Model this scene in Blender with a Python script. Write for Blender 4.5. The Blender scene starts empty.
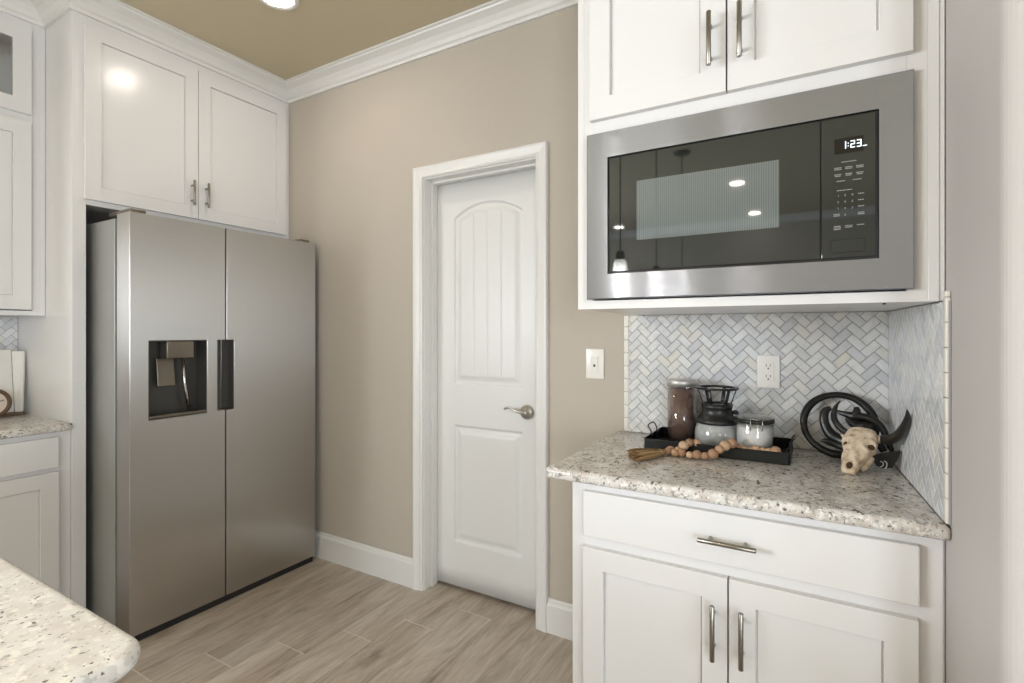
import bpy, bmesh, math, random
from math import sin, cos, pi, radians
from mathutils import Vector, Matrix

S = bpy.context.scene
C = S.collection
random.seed(7)

# ------------------------------------------------------------------ camera
H = 1.29
YAW = radians(30.23)
FPX = 514.7
cam_d = bpy.data.cameras.new('camera')
cam = bpy.data.objects.new('camera', cam_d)
C.objects.link(cam)
cam.location = (0, 0, H)
cam.rotation_euler = (pi / 2, 0, YAW)
cam_d.sensor_width = 36
cam_d.lens = FPX / 1024 * 36
cam_d.shift_y = -(341.5 - 331.6) / 1024
cam_d.clip_start = 0.02
S.camera = cam

def at(u, v, y):
    """the point of the place seen at photo pixel (u, v) at distance y along +Y"""
    t = (u - 512) / FPX
    k = y / (cos(YAW) + sin(YAW) * t)
    return Vector(((-sin(YAW) + cos(YAW) * t) * k, y, H + (331.6 - v) / FPX * k))

# ------------------------------------------------------------------ world, exposure
w = bpy.data.worlds.new('world')
S.world = w
w.use_nodes = True
w.node_tree.nodes['Background'].inputs[0].default_value = (0.75, 0.86, 1.0, 1)
w.node_tree.nodes['Background'].inputs[1].default_value = 1.2
S.view_settings.view_transform = 'Standard'
S.view_settings.look = 'None'
S.view_settings.gamma = 1
S.view_settings.use_curve_mapping = False
S.view_settings.exposure = 0.43
S.cycles.use_denoising = True
S.cycles.max_bounces = 10
S.cycles.diffuse_bounces = 5
S.cycles.glossy_bounces = 4
S.cycles.transparent_max_bounces = 12
S.cycles.sample_clamp_indirect = 6
S.cycles.caustics_reflective = False
S.cycles.caustics_refractive = False

def area(name, loc, rot, sx, sy, power, col):
    d = bpy.data.lights.new(name, 'AREA')
    d.shape = 'RECTANGLE'
    d.size, d.size_y, d.energy, d.color = sx, sy, power, col
    o = bpy.data.objects.new(name, d)
    C.objects.link(o)
    o.location = loc
    o.rotation_euler = rot
    return o

# room extents
XL, XR, YB, YF, ZC = -3.32, 3.4, 1.996, -4.55, 2.74
# daylight just outside the window glass
area('daylight', (XR + 0.25, -1.6, 1.45), (0, pi / 2, 0), 1.7, 3.0, 105, (0.885, 0.93, 1.0))
area('daylight', (2.65, YF - 0.25, 1.15), (pi / 2, 0, 0), 1.3, 2.0, 145, (0.85, 0.915, 1.0))
area('daylight', (XL - 0.25, -2.3, 1.6), (0, -pi / 2, 0), 1.1, 2.4, 270, (0.89, 0.93, 1.0))
CAN_POWER = 72.0
CAN_COL = (1.0, 0.89, 0.79)

# ------------------------------------------------------------------ materials
def srgb(r, g, b):
    f = lambda c: (c / 255 / 12.92) if c / 255 <= 0.04045 else ((c / 255 + 0.055) / 1.055) ** 2.4
    return (f(r), f(g), f(b), 1)

def mat(name, col, rough=0.5, metal=0.0, **kw):
    m = bpy.data.materials.new(name)
    m.use_nodes = True
    b = m.node_tree.nodes['Principled BSDF']
    b.inputs['Base Color'].default_value = col
    b.inputs['Roughness'].default_value = rough
    b.inputs['Metallic'].default_value = metal
    for k, v in kw.items():
        b.inputs[k.replace('_', ' ')].default_value = v
    return m

class N:
    """small helper for node graphs"""
    def __init__(self, m):
        self.m, self.t = m, m.node_tree
        self.b = self.t.nodes['Principled BSDF']
    def n(self, typ, **kw):
        x = self.t.nodes.new(typ)
        for k, v in kw.items():
            if k in ('ins',):
                for kk, vv in v.items():
                    if isinstance(vv, bpy.types.NodeSocket):
                        self.t.links.new(vv, x.inputs[kk])
                    else:
                        x.inputs[kk].default_value = vv
            else:
                setattr(x, k, v)
        return x
    def math(self, op, a, b=0.0):
        return self.n('ShaderNodeMath', operation=op, ins={0: a, 1: b}).outputs[0]
    def coord(self, scale=(1, 1, 1), rot=(0, 0, 0)):
        tc = self.n('ShaderNodeTexCoord')
        mp = self.n('ShaderNodeMapping', ins={'Vector': tc.outputs['Object'], 'Scale': scale, 'Rotation': rot})
        return mp.outputs[0]
    def ramp(self, fac, stops):
        r = self.n('ShaderNodeValToRGB', ins={0: fac})
        el = r.color_ramp.elements
        while len(el) < len(stops):
            el.new(0.5)
        for e, (p, c) in zip(el, stops):
            e.position = p
            e.color = c if len(c) == 4 else (*c, 1)
        return r.outputs[0]
    def mix(self, fac, a, b, blend='MIX'):
        x = self.n('ShaderNodeMix', data_type='RGBA', blend_type=blend, ins={0: fac, 6: a, 7: b})
        return x.outputs[2]
    def bump(self, h, strength=0.2, dist=0.002):
        x = self.n('ShaderNodeBump', ins={'Height': h, 'Strength': strength, 'Distance': dist})
        self.t.links.new(x.outputs[0], self.b.inputs['Normal'])
    def set(self, name, sock):
        self.t.links.new(sock, self.b.inputs[name])

BW = lambda v: (v, v, v, 1)

def wall_paint(name, col):
    m = mat(name, col, 0.62, Specular_IOR_Level=0.25)
    g = N(m)
    no = g.n('ShaderNodeTexNoise', ins={'Vector': g.coord(), 'Scale': 90.0, 'Detail': 3.0})
    g.bump(no.outputs[0], 0.25, 0.0012)
    no2 = g.n('ShaderNodeTexNoise', ins={'Vector': g.coord(), 'Scale': 1.3, 'Detail': 2.0})
    c = g.mix(no2.outputs[0], tuple(x * 0.97 for x in col[:3]) + (1,), tuple(min(1, x * 1.03) for x in col[:3]) + (1,))
    g.set('Base Color', c)
    return m

M = {}
M['wall'] = wall_paint('greige wall paint', srgb(186, 178, 166))
M['wall_light'] = wall_paint('light greige wall paint', srgb(186, 181, 177))
M['ceiling'] = wall_paint('olive tan ceiling paint', srgb(194, 183, 157))
M['white'] = mat('white satin enamel', srgb(222, 221, 220), 0.22)
M['trim'] = mat('white trim enamel', srgb(222, 221, 218), 0.35)
M['door'] = mat('white door paint', srgb(220, 220, 218), 0.36)
M['shadow_gap'] = mat('dark recess', srgb(30, 27, 24), 0.8)
M['inside'] = mat('cabinet interior melamine', srgb(206, 200, 188), 0.6)
M['black_metal'] = mat('black painted iron', srgb(30, 30, 29), 0.32, 0.3)
M['black_plastic'] = mat('black plastic', srgb(26, 27, 27), 0.35)
M['nickel'] = mat('brushed nickel', srgb(188, 184, 176), 0.28, 1.0)
M['dark_nickel'] = mat('satin dark nickel', srgb(150, 145, 136), 0.3, 1.0)
M['plate'] = mat('white switch plastic', srgb(236, 233, 226), 0.3)
M['slot'] = mat('dark slot', srgb(40, 36, 32), 0.6)
M['bone'] = mat('bleached bone', srgb(214, 196, 166), 0.65)
M['horn'] = mat('dark horn', srgb(34, 32, 30), 0.3)
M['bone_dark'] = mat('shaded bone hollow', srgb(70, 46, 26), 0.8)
M['paper'] = mat('white paper', srgb(228, 226, 220), 0.6)
M['brown_wood'] = mat('dark brown wood', srgb(92, 70, 50), 0.5)
M['dial'] = mat('cream dial', srgb(214, 200, 186), 0.5)
M['jute'] = mat('jute twine', srgb(150, 118, 76), 0.9)
g = N(M['jute'])
geo = g.n('ShaderNodeNewGeometry')
g.set('Base Color', g.ramp(geo.outputs['Random Per Island'], [(0.0, srgb(112, 84, 52)), (0.5, srgb(158, 126, 84)), (1.0, srgb(190, 160, 116))]))
M['sugar'] = mat('white sugar', srgb(236, 234, 230), 0.8)
M['chrome'] = mat('chrome', srgb(205, 204, 200), 0.12, 1.0)
M['lid_metal'] = mat('satin silver lid', srgb(196, 194, 190), 0.42, 0.7)
M['tray'] = mat('blackened galvanized metal', srgb(40, 42, 40), 0.38, 0.7)
M['rope_white'] = mat('white painted scroll', srgb(225, 222, 214), 0.5)

# wood beads
M['bead'] = mat('natural wood beads', srgb(176, 134, 98), 0.55)
g = N(M['bead'])
ri = g.n('ShaderNodeObjectInfo')
no = g.n('ShaderNodeTexNoise', ins={'Vector': g.coord((1, 1, 4)), 'Scale': 120.0, 'Detail': 3.0})
c = g.ramp(ri.outputs['Random'], [(0.0, srgb(160, 124, 96)), (0.5, srgb(190, 152, 120)), (1.0, srgb(208, 178, 146))])
g.set('Base Color', g.mix(g.math('MULTIPLY', no.outputs[0], 0.35), c, srgb(110, 78, 52)))

# bone mottling
g = N(M['bone'])
no = g.n('ShaderNodeTexNoise', ins={'Vector': g.coord(), 'Scale': 70.0, 'Detail': 5.0})
g.set('Base Color', g.ramp(no.outputs[0], [(0.3, srgb(168, 140, 110)), (0.48, srgb(214, 194, 168)), (0.75, srgb(232, 216, 194))]))
g.bump(no.outputs[0], 0.4, 0.002)

# coffee grounds
M['coffee'] = mat('ground coffee', srgb(98, 68, 54), 0.9)
g = N(M['coffee'])
no = g.n('ShaderNodeTexNoise', ins={'Vector': g.coord(), 'Scale': 400.0, 'Detail': 3.0})
g.set('Base Color', g.ramp(no.outputs[0], [(0.3, srgb(104, 78, 66)), (0.7, srgb(146, 116, 102))]))

# brushed stainless steel, grain along one axis
def steel(name, col, grain, rough=0.24, aniso=0.6, axis='Z', rot=0.0):
    m = mat(name, col, rough, 1.0)
    g = N(m)
    no = g.n('ShaderNodeTexNoise', ins={'Vector': g.coord(grain), 'Scale': 1.0, 'Detail': 4.0, 'Roughness': 0.7})
    g.set('Roughness', g.n('ShaderNodeMapRange', ins={0: no.outputs[0], 1: 0.2, 2: 0.8, 3: rough * 0.85, 4: rough * 1.2}).outputs[0])
    g.set('Base Color', g.mix(no.outputs[0], tuple(x * 0.94 for x in col[:3]) + (1,), col))
    g.b.inputs['Anisotropic'].default_value = aniso
    tg = g.n('ShaderNodeTangent', direction_type='RADIAL', axis=axis)
    g.b.inputs['Anisotropic Rotation'].default_value = rot
    g.set('Tangent', tg.outputs[0])
    return m
M['steel'] = steel('brushed stainless steel', srgb(190, 187, 182), (2500, 2500, 3), 0.3, 0.95)
M['steel_side'] = mat('grey coated steel side', srgb(158, 158, 154), 0.35, 0.3)
M['steel_trim'] = steel('stainless trim kit', srgb(172, 179, 194), (1, 1, 1), 0.225, 1.0, 'Z', 0.25)
M['dispenser'] = mat('dark grey dispenser plastic', srgb(72, 70, 66), 0.35, 0.3)
M['dispenser_lid'] = mat('warm grey metal dispenser spout', srgb(126, 118, 106), 0.32, 0.8)

# glass as transparent plus mirror reflection
def glass(name, tint, refl=0.1, rough=0.0, body=0.0, body_col=(0.8, 0.8, 0.8, 1), kind='ShaderNodeBsdfTranslucent'):
    m = bpy.data.materials.new(name)
    m.use_nodes = True
    t = m.node_tree
    t.nodes.clear()
    o = t.nodes.new('ShaderNodeOutputMaterial')
    tr = t.nodes.new('ShaderNodeBsdfTransparent'); tr.inputs[0].default_value = tint
    gl = t.nodes.new('ShaderNodeBsdfGlossy'); gl.inputs['Roughness'].default_value = rough
    fr = t.nodes.new('ShaderNodeLayerWeight'); fr.inputs[0].default_value = 0.25
    mr = t.nodes.new('ShaderNodeMapRange'); mr.inputs[3].default_value = refl * 0.5; mr.inputs[4].default_value = min(1, refl * 6)
    mx = t.nodes.new('ShaderNodeMixShader')
    t.links.new(fr.outputs['Facing'], mr.inputs[0])
    t.links.new(mr.outputs[0], mx.inputs[0])
    t.links.new(tr.outputs[0], mx.inputs[1])
    t.links.new(gl.outputs[0], mx.inputs[2])
    last = mx
    if body:
        df = t.nodes.new(kind); df.inputs[0].default_value = body_col
        m2 = t.nodes.new('ShaderNodeMixShader'); m2.inputs[0].default_value = body
        t.links.new(mx.outputs[0], m2.inputs[1]); t.links.new(df.outputs[0], m2.inputs[2])
        last = m2
    t.links.new(last.outputs[0], o.inputs[0])
    return m
M['glass'] = glass('clear glass', (0.985, 0.99, 0.987, 1), 0.1)
M['carafe_glass'] = glass('carafe glass', (0.97, 0.98, 0.975, 1), 0.16, 0.0, 0.3, (0.75, 0.76, 0.75, 1), 'ShaderNodeBsdfDiffuse')
M['window_glass'] = glass('window glass', (0.96, 0.97, 0.97, 1), 0.08)
M['shade'] = glass('frosted pendant glass', (0.92, 0.91, 0.88, 1), 0.1, 0.2, 0.4)

def emit(name, col, s):
    m = bpy.data.materials.new(name)
    m.use_nodes = True
    t = m.node_tree
    t.nodes.clear()
    o = t.nodes.new('ShaderNodeOutputMaterial')
    e = t.nodes.new('ShaderNodeEmission')
    e.inputs[0].default_value = (*col, 1)
    e.inputs[1].default_value = s
    t.links.new(e.outputs[0], o.inputs[0])
    return m
M['can_lens'] = emit('recessed lamp lens', CAN_COL, CAN_POWER)
M['bulb'] = emit('pendant bulb', (1.0, 0.93, 0.84), 420)
M['led'] = emit('clock digits', (0.85, 0.95, 1.0), 1.6)

# microwave glass
M['mw_glass'] = mat('smoked mirror glass', srgb(34, 36, 33), 0.03, 0.0, IOR=1.75, Specular_Tint=(0.85, 0.92, 1.0, 1))
M['mw_window'] = mat('lined microwave window', srgb(90, 97, 95), 0.03, 0.0, IOR=1.75)
g = N(M['mw_window'])
sx = g.n('ShaderNodeSeparateXYZ', ins={0: g.coord()})
st = g.math('PINGPONG', g.math('MULTIPLY', sx.outputs[0], 1.0), 0.0026)
g.set('Base Color', g.ramp(g.math('MULTIPLY', st, 380.0), [(0.25, srgb(84, 92, 92)), (0.6, srgb(106, 115, 115))]))
M['mw_print'] = mat('grey printed legend', srgb(150, 152, 150), 0.5)
M['mw_display'] = mat('black display', srgb(10, 10, 10), 0.1)

# granite: cream ground, tan clouds, grey and dark flecks
def granite(name, flecks=1.0, cream=srgb(216, 213, 208), tan=srgb(197, 189, 181)):
    m = mat(name, cream, 0.18)
    g = N(m)
    v = g.coord((1, 1, 1), (0.2, 0.1, 0.5))
    vs = g.coord((1.0, 0.7 + 0.25 * (1 - flecks), 1), (0.2, 0.1, 0.9))
    n1 = g.n('ShaderNodeTexNoise', ins={'Vector': v, 'Scale': 22.0, 'Detail': 5.0, 'Roughness': 0.6})
    c = g.ramp(n1.outputs[0], [(0.42, cream), (0.58, tan)])
    def layer(c, vec, scale, det, ro, lo, col, amt, dist=0.0):
        n = g.n('ShaderNodeTexNoise', ins={'Vector': vec, 'Scale': scale, 'Detail': det, 'Roughness': ro, 'Distortion': dist})
        f = g.ramp(n.outputs[0], [(lo, BW(0)), (lo + 0.035, BW(1))])
        return g.mix(g.math('MULTIPLY', f, amt), c, col)
    c = layer(c, v, 70.0, 4.0, 0.6, 0.56, srgb(236, 233, 226), 0.8)
    c = layer(c, vs, 85.0, 4.0, 0.6, 0.565 + 0.05 * (1 - flecks), srgb(136, 133, 130), 0.72 * flecks)
    c = layer(c, vs, 48.0 + 40 * (1 - flecks), 6.0, 0.7, 0.585 + 0.075 * (1 - flecks), srgb(62, 60, 60), 0.9, 0.5)
    c = layer(c, v, 130.0, 2.0, 0.5, 0.68, srgb(50, 46, 44), 0.8)
    g.set('Base Color', c)
    return m
M['granite'] = granite('speckled cream granite', 1.0)
M['granite_light'] = granite('pale speckled granite', 0.5, srgb(222, 221, 217), srgb(212, 208, 202))

# marble mosaic
def marble(name):
    m = mat(name, srgb(220, 220, 218), 0.22)
    g = N(m)
    geo = g.n('ShaderNodeNewGeometry')
    r = geo.outputs['Random Per Island']
    c = g.ramp(r, [(0.0, srgb(202, 203, 205)), (0.35, srgb(216, 217, 217)), (0.75, srgb(228, 228, 226)), (0.95, srgb(218, 215, 206)), (1.0, srgb(220, 216, 206))])
    n1 = g.n('ShaderNodeTexNoise', ins={'Vector': g.coord((1, 1, 1), (0.4, 0.3, 0.6)), 'Scale': 24.0, 'Detail': 6.0, 'Distortion': 1.2})
    f = g.ramp(n1.outputs[0], [(0.5, BW(0)), (0.62, BW(1))])
    c = g.mix(g.math('MULTIPLY', f, 0.35), c, srgb(190, 193, 198))
    g.set('Base Color', c)
    return m
M['marble'] = marble('honed marble mosaic')
M['marble_trim'] = mat('pale marble pencil tile', srgb(226, 223, 214), 0.25)
M['grout'] = mat('grey grout', srgb(160, 160, 161), 0.85)

# floor: wood-look planks laid along Y
M['floor'] = mat('wood look porcelain planks', srgb(170, 156, 140), 0.36)
g = N(M['floor'])
xyz = g.n('ShaderNodeSeparateXYZ', ins={0: g.coord()})
PW, PL = 0.172, 1.2
fx = g.math('DIVIDE', g.math('ADD', xyz.outputs[0], 2.098 + 20 * PW), PW)
row = g.math('FLOOR', fx)
ly = g.math('DIVIDE', g.math('SUBTRACT', g.math('ADD', xyz.outputs[1], 40 * PL - 1.165 + 20 * 0.195), g.math('MULTIPLY', row, 0.195)), PL)
cell = g.math('FLOOR', ly)
cv = g.n('ShaderNodeCombineXYZ', ins={0: row, 1: cell})
wn = g.n('ShaderNodeTexWhiteNoise', noise_dimensions='2D', ins={'Vector': cv.outputs[0]})
off = g.n('ShaderNodeVectorMath', operation='SCALE', ins={0: wn.outputs['Color'], 'Scale': 30.0})
tc = g.n('ShaderNodeTexCoord')
add = g.n('ShaderNodeVectorMath', operation='ADD', ins={0: tc.outputs['Object'], 1: off.outputs[0]})
gv = g.n('ShaderNodeMapping', ins={'Vector': add.outputs[0], 'Scale': (11, 1.9, 1)})
gr = g.n('ShaderNodeTexNoise', ins={'Vector': gv.outputs[0], 'Scale': 1.1, 'Detail': 8.0, 'Roughness': 0.7, 'Distortion': 0.7})
gv2 = g.n('ShaderNodeMapping', ins={'Vector': add.outputs[0], 'Scale': (70, 4, 1)})
gr2 = g.n('ShaderNodeTexNoise', ins={'Vector': gv2.outputs[0], 'Scale': 2.0, 'Detail': 3.0})
c = g.ramp(gr.outputs[0], [(0.3, srgb(132, 118, 103)), (0.43, srgb(176, 163, 148)), (0.56, srgb(195, 184, 170)), (0.72, srgb(212, 204, 193))])
c = g.mix(g.math('MULTIPLY', g.ramp(gr2.outputs[0], [(0.35, BW(1)), (0.6, BW(0))]), 0.3), c, srgb(136, 120, 104))
tone = g.ramp(wn.outputs['Value'], [(0.0, BW(0.88)), (1.0, BW(1.08))])
c = g.mix(1.0, c, tone, 'MULTIPLY')
ex = g.math('PINGPONG', fx, 0.5)
ey = g.math('MULTIPLY', g.math('PINGPONG', ly, 0.5), PL)
jx = g.math('LESS_THAN', ex, 0.008)
jy = g.math('LESS_THAN', ey, 0.0022)
c = g.mix(g.math('MULTIPLY', jx, 0.45), c, srgb(132, 120, 106))
c = g.mix(jy, c, srgb(206, 198, 186))
g.set('Base Color', c)
g.bump(g.math('MAXIMUM', jx, jy), -0.3, 0.002)

# ------------------------------------------------------------------ mesh helpers
def B():
    return bmesh.new()

def link(name, bm, m, parent=None, bevel=0.0, seg=2, smooth=False, flip=True):
    if flip:
        bmesh.ops.recalc_face_normals(bm, faces=bm.faces)
    me = bpy.data.meshes.new(name)
    bm.to_mesh(me)
    bm.free()
    me.materials.append(m if not isinstance(m, str) else M[m])
    if smooth:
        for p in me.polygons:
            p.use_smooth = True
    o = bpy.data.objects.new(name, me)
    C.objects.link(o)
    if parent:
        o.parent = parent
    if bevel:
        md = o.modifiers.new('bevel', 'BEVEL')
        md.width, md.segments, md.limit_method, md.angle_limit = bevel, seg, 'ANGLE', radians(35)
        if seg > 2:
            for p in me.polygons:
                p.use_smooth = True
    return o

def thing(name, label, cat, loc=(0, 0, 0), rz=0, group=None):
    o = bpy.data.objects.new(name, None)
    o.empty_display_size = 0.05
    C.objects.link(o)
    o.location = loc
    o.rotation_euler = (0, 0, rz)
    return tag(o, label, cat, group)

def tag(o, label, cat, group=None):
    o['label'] = label
    o['category'] = cat
    if group:
        o['group'] = group
    return o

def struct(name, bm, m, parent=None, bevel=0.0, seg=2, **kw):
    o = link(name, bm, m, parent, bevel, seg, **kw)
    if not parent:
        o['kind'] = 'structure'
    return o

def box(bm, x0, x1, y0, y1, z0, z1):
    vs = [bm.verts.new((x, y, z)) for x in (x0, x1) for y in (y0, y1) for z in (z0, z1)]
    for f in ((0, 1, 3, 2), (4, 6, 7, 5), (0, 4, 5, 1), (2, 3, 7, 6), (0, 2, 6, 4), (1, 5, 7, 3)):
        bm.faces.new([vs[i] for i in f])
    return vs

def prism(bm, pts, z0, z1, f=lambda a, b, c: (a, b, c)):
    lo = [bm.verts.new(f(x, y, z0)) for x, y in pts]
    hi = [bm.verts.new(f(x, y, z1)) for x, y in pts]
    n = len(pts)
    bm.faces.new(lo[::-1]); bm.faces.new(hi)
    for i in range(n):
        bm.faces.new((lo[i], lo[(i + 1) % n], hi[(i + 1) % n], hi[i]))

def lathe(bm, prof, c=(0, 0, 0), n=32, axis='z', closed=False):
    rings = []
    for r, h in prof:
        if r < 1e-6:
            p = {'z': (0, 0, h), 'y': (0, h, 0), 'x': (h, 0, 0)}[axis]
            rings.append([bm.verts.new((c[0] + p[0], c[1] + p[1], c[2] + p[2]))])
            continue
        ring = []
        for i in range(n):
            a = 2 * pi * i / n
            p = {'z': (r * cos(a), r * sin(a), h), 'y': (r * cos(a), h, r * sin(a)), 'x': (h, r * cos(a), r * sin(a))}[axis]
            ring.append(bm.verts.new((c[0] + p[0], c[1] + p[1], c[2] + p[2])))
        rings.append(ring)
    prs = list(zip(rings, rings[1:]))
    if closed:
        prs.append((rings[-1], rings[0]))
    for a, b in prs:
        if len(a) == 1 and len(b) == 1:
            continue
        for i in range(n):
            j = (i + 1) % n
            if len(a) == 1:
                bm.faces.new((a[0], b[j], b[i]))
            elif len(b) == 1:
                bm.faces.new((a[i], a[j], b[0]))
            else:
                bm.faces.new((a[i], a[j], b[j], b[i]))

def smooth_path(pts, n=6):
    """Catmull-Rom through (x,y,z,r...) tuples"""
    P = [Vector(p) if len(p) <= 4 else p for p in pts]
    out = []
    for i in range(len(P) - 1):
        p0, p1, p2, p3 = P[max(i - 1, 0)], P[i], P[i + 1], P[min(i + 2, len(P) - 1)]
        for k in range(n):
            t = k / n
            out.append(0.5 * ((2 * p1) + (-p0 + p2) * t + (2 * p0 - 5 * p1 + 4 * p2 - p3) * t * t + (-p0 + 3 * p1 - 3 * p2 + p3) * t ** 3))
    out.append(P[-1])
    return out

def tube(bm, pts, r=0.005, n=10, closed=False, flat=1.0, up=None):
    """sweep; pts may be 4-vectors (x,y,z,radius); flat squeezes the section along its second axis"""
    P = [Vector(p[:3]) for p in pts]
    R = [p[3] if len(p) > 3 else r for p in pts]
    m = len(P)
    rings = []
    u = None
    for i in range(m):
        if closed:
            d = P[(i + 1) % m] - P[i - 1]
        else:
            d = P[min(i + 1, m - 1)] - P[max(i - 1, 0)]
        d.normalize()
        if u is None:
            u = Vector(up) if up else (Vector((0, 0, 1)) if abs(d.z) < 0.9 else Vector((1, 0, 0)))
        elif up:
            u = Vector(up)
        u = (u - d * u.dot(d)).normalized()
        v = d.cross(u)
        rings.append([bm.verts.new(P[i] + (u * cos(2 * pi * k / n) * flat + v * sin(2 * pi * k / n)) * R[i]) for k in range(n)])
    for i in range(m if closed else m - 1):
        a, b = rings[i], rings[(i + 1) % m]
        for k in range(n):
            bm.faces.new((a[k], a[(k + 1) % n], b[(k + 1) % n], b[k]))
    if not closed:
        bm.faces.new(rings[0][::-1]); bm.faces.new(rings[-1])

def ball(bm, c, r, seg=14, sc=(1, 1, 1)):
    mtx = Matrix.Translation(c) @ Matrix.Diagonal((r * sc[0], r * sc[1], r * sc[2], 1))
    bmesh.ops.create_uvsphere(bm, u_segments=seg, v_segments=max(6, seg // 2 + 2), radius=1.0, matrix=mtx)

def sweep(bm, path, prof, f=lambda a, b, c: (a, b, c)):
    """profile (offset to the right of the path, height) mitred along a 2D path"""
    n = len(path)
    P = [Vector(p) for p in path]
    rows = []
    for i in range(n):
        ns = []
        if i > 0:
            d = (P[i] - P[i - 1]).normalized(); ns.append(Vector((d.y, -d.x)))
        if i < n - 1:
            d = (P[i + 1] - P[i]).normalized(); ns.append(Vector((d.y, -d.x)))
        if len(ns) == 2:
            m = (ns[0] + ns[1]) / (1 + ns[0].dot(ns[1]))
        else:
            m = ns[0]
        rows.append([bm.verts.new(f(P[i].x + m.x * o, P[i].y + m.y * o, h)) for o, h in prof])
    k = len(prof)
    for a, b in zip(rows, rows[1:]):
        for i in range(k):
            j = (i + 1) % k
            bm.faces.new((a[i], a[j], b[j], b[i]))
    bm.faces.new(rows[0][::-1]); bm.faces.new(rows[-1])

# ------------------------------------------------------------------ the room
def tw(y):          # face of the wall beside the microwave niche
    return 0.215 + (1.996 - y) * 0.0467

bm = B(); box(bm, XL - 0.1, XR + 0.1, YF - 0.1, 2.6, -0.08, 0); struct('floor', bm, 'floor')
bm = B(); box(bm, XL - 0.1, XR + 0.1, YF - 0.1, 2.6, ZC, ZC + 0.08); struct('ceiling', bm, 'ceiling')
# back wall with door opening  x -1.668..-1.044, z 0..2.05
bm = B()
box(bm, XL - 0.1, -1.686, YB, YB + 0.12, 0, ZC)
box(bm, -1.026, XR + 0.1, YB, YB + 0.12, 0, ZC)
box(bm, -1.686, -1.026, YB, YB + 0.12, 2.064, ZC)
struct('wall_back', bm, 'wall')
bm = B(); box(bm, XL - 0.1, XL, YF, -3.5, 0, ZC); box(bm, XL - 0.1, XL, -1.1, YB, 0, ZC); box(bm, XL - 0.1, XL, -3.5, -1.1, 0, 1.05); box(bm, XL - 0.1, XL, -3.5, -1.1, 2.15, ZC); struct('wall_left', bm, 'wall')
# wall end beside the niche with rounded corner
bm = B()
xa, ye, rr = tw(1.08), 1.075, 0.022
pts = [(tw(YB), YB), (tw(ye + rr), ye + rr)]
for i in range(1, 7):
    a = pi + (pi / 2) * i / 6
    pts.append((tw(ye + rr) + rr + rr * cos(a), ye + rr + rr * sin(a)))
pts += [(0.42, ye), (0.42, YB)]
prism(bm, pts, 0, ZC)
o = struct('wall_right', bm, 'wall_light')
# front wall (behind the camera) with a wide window opening, far right wall with window opening
bm = B()
box(bm, XL - 0.1, 2.0, YF - 0.1, YF, 0, ZC); box(bm, 3.3, XR + 0.1, YF - 0.1, YF, 0, ZC)
box(bm, 2.0, 3.3, YF - 0.1, YF, 2.15, ZC); box(bm, 2.0, 3.3, YF - 0.1, YF, 0, 0.1)
struct('wall_front', bm, 'wall')
bm = B()
box(bm, XR, XR + 0.1, YF, -3.1, 0, ZC); box(bm, XR, XR + 0.1, -0.1, YB, 0, ZC)
box(bm, XR, XR + 0.1, -3.1, -0.1, 2.3, ZC); box(bm, XR, XR + 0.1, -3.1, -0.1, 0, 0.6)
struct('wall_far_right', bm, 'wall')
bm = B()
for x in (2.0, 2.61, 3.22):
    box(bm, x, x + 0.08, YF - 0.08, YF - 0.02, 0.1, 2.15)
for z in (0.1, 2.07):
    box(bm, 2.0, 3.3, YF - 0.08, YF - 0.02, z, z + 0.08)
wf = struct('window_1', bm, 'trim')
bm = B(); box(bm, 2.0, 3.3, YF - 0.053, YF - 0.047, 0.1, 2.15); struct('window_pane', bm, 'window_glass', wf)
bm = B()
for y in (-3.1, -2.13, -1.16, -0.17):
    box(bm, XR + 0.02, XR + 0.08, y, y + 0.07, 0.6, 2.3)
for z in (0.6, 2.23):
    box(bm, XR + 0.02, XR + 0.08, -3.1, -0.1, z, z + 0.07)
wf = struct('window_2', bm, 'trim')
bm = B(); box(bm, XR + 0.047, XR + 0.053, -3.1, -0.1, 0.6, 2.3); struct('window_pane', bm, 'window_glass', wf)

bm = B()
for y in (-3.5, -2.34, -1.17):
    box(bm, XL - 0.08, XL - 0.02, y, y + 0.07, 1.05, 2.15)
for z in (1.05, 2.08):
    box(bm, XL - 0.08, XL - 0.02, -3.5, -1.1, z, z + 0.07)
wf = struct('window_3', bm, 'trim')
bm = B(); box(bm, XL - 0.053, XL - 0.047, -3.5, -1.1, 1.05, 2.15); struct('window_pane', bm, 'window_glass', wf)

# crown moulding
crown = [(0, 2.655), (0.012, 2.655), (0.015, 2.668), (0.024, 2.674), (0.034, 2.69), (0.05, 2.708), (0.07, 2.718), (0.08, 2.722),
         (0.083, 2.729), (0.093, 2.731), (0.093, ZC - 0.0005), (0, ZC - 0.0005)]
bm = B()
sweep(bm, [(-2.99, 0.05), (-2.99, 0.947), (-2.713, 0.947), (-2.713, YB), (-0.588, YB), (-0.588, 1.39), (0.232, 1.39)], crown)
struct('trim_1', bm, 'trim')
bm = B()
sweep(bm, [(0.42, YB), (XR, YB), (XR, YF), (XL, YF), (XL, 0.04)], crown)
struct('trim_2', bm, 'trim')

# baseboards
base = [(0, 0), (0.015, 0), (0.015, 0.118), (0.012, 0.126), (0.008, 0.130), (0.007, 0.138), (0.003, 0.144), (0, 0.144)]
bm = B(); sweep(bm, [(-2.70, YB), (-1.7285, YB)], base); sweep(bm, [(-0.983, YB), (-0.612, YB)], base)
struct('baseboard_back', bm, 'trim')

# door casing + jamb
DX0, DX1, DZ = -1.668, -1.044, 2.046
cas = [(0.006, 0), (0.006, -0.011), (0.013, -0.016), (0.022, -0.013), (0.040, -0.016), (0.050, -0.019), (0.059, -0.019), (0.063, -0.013), (0.063, 0)]
bm = B()
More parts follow.
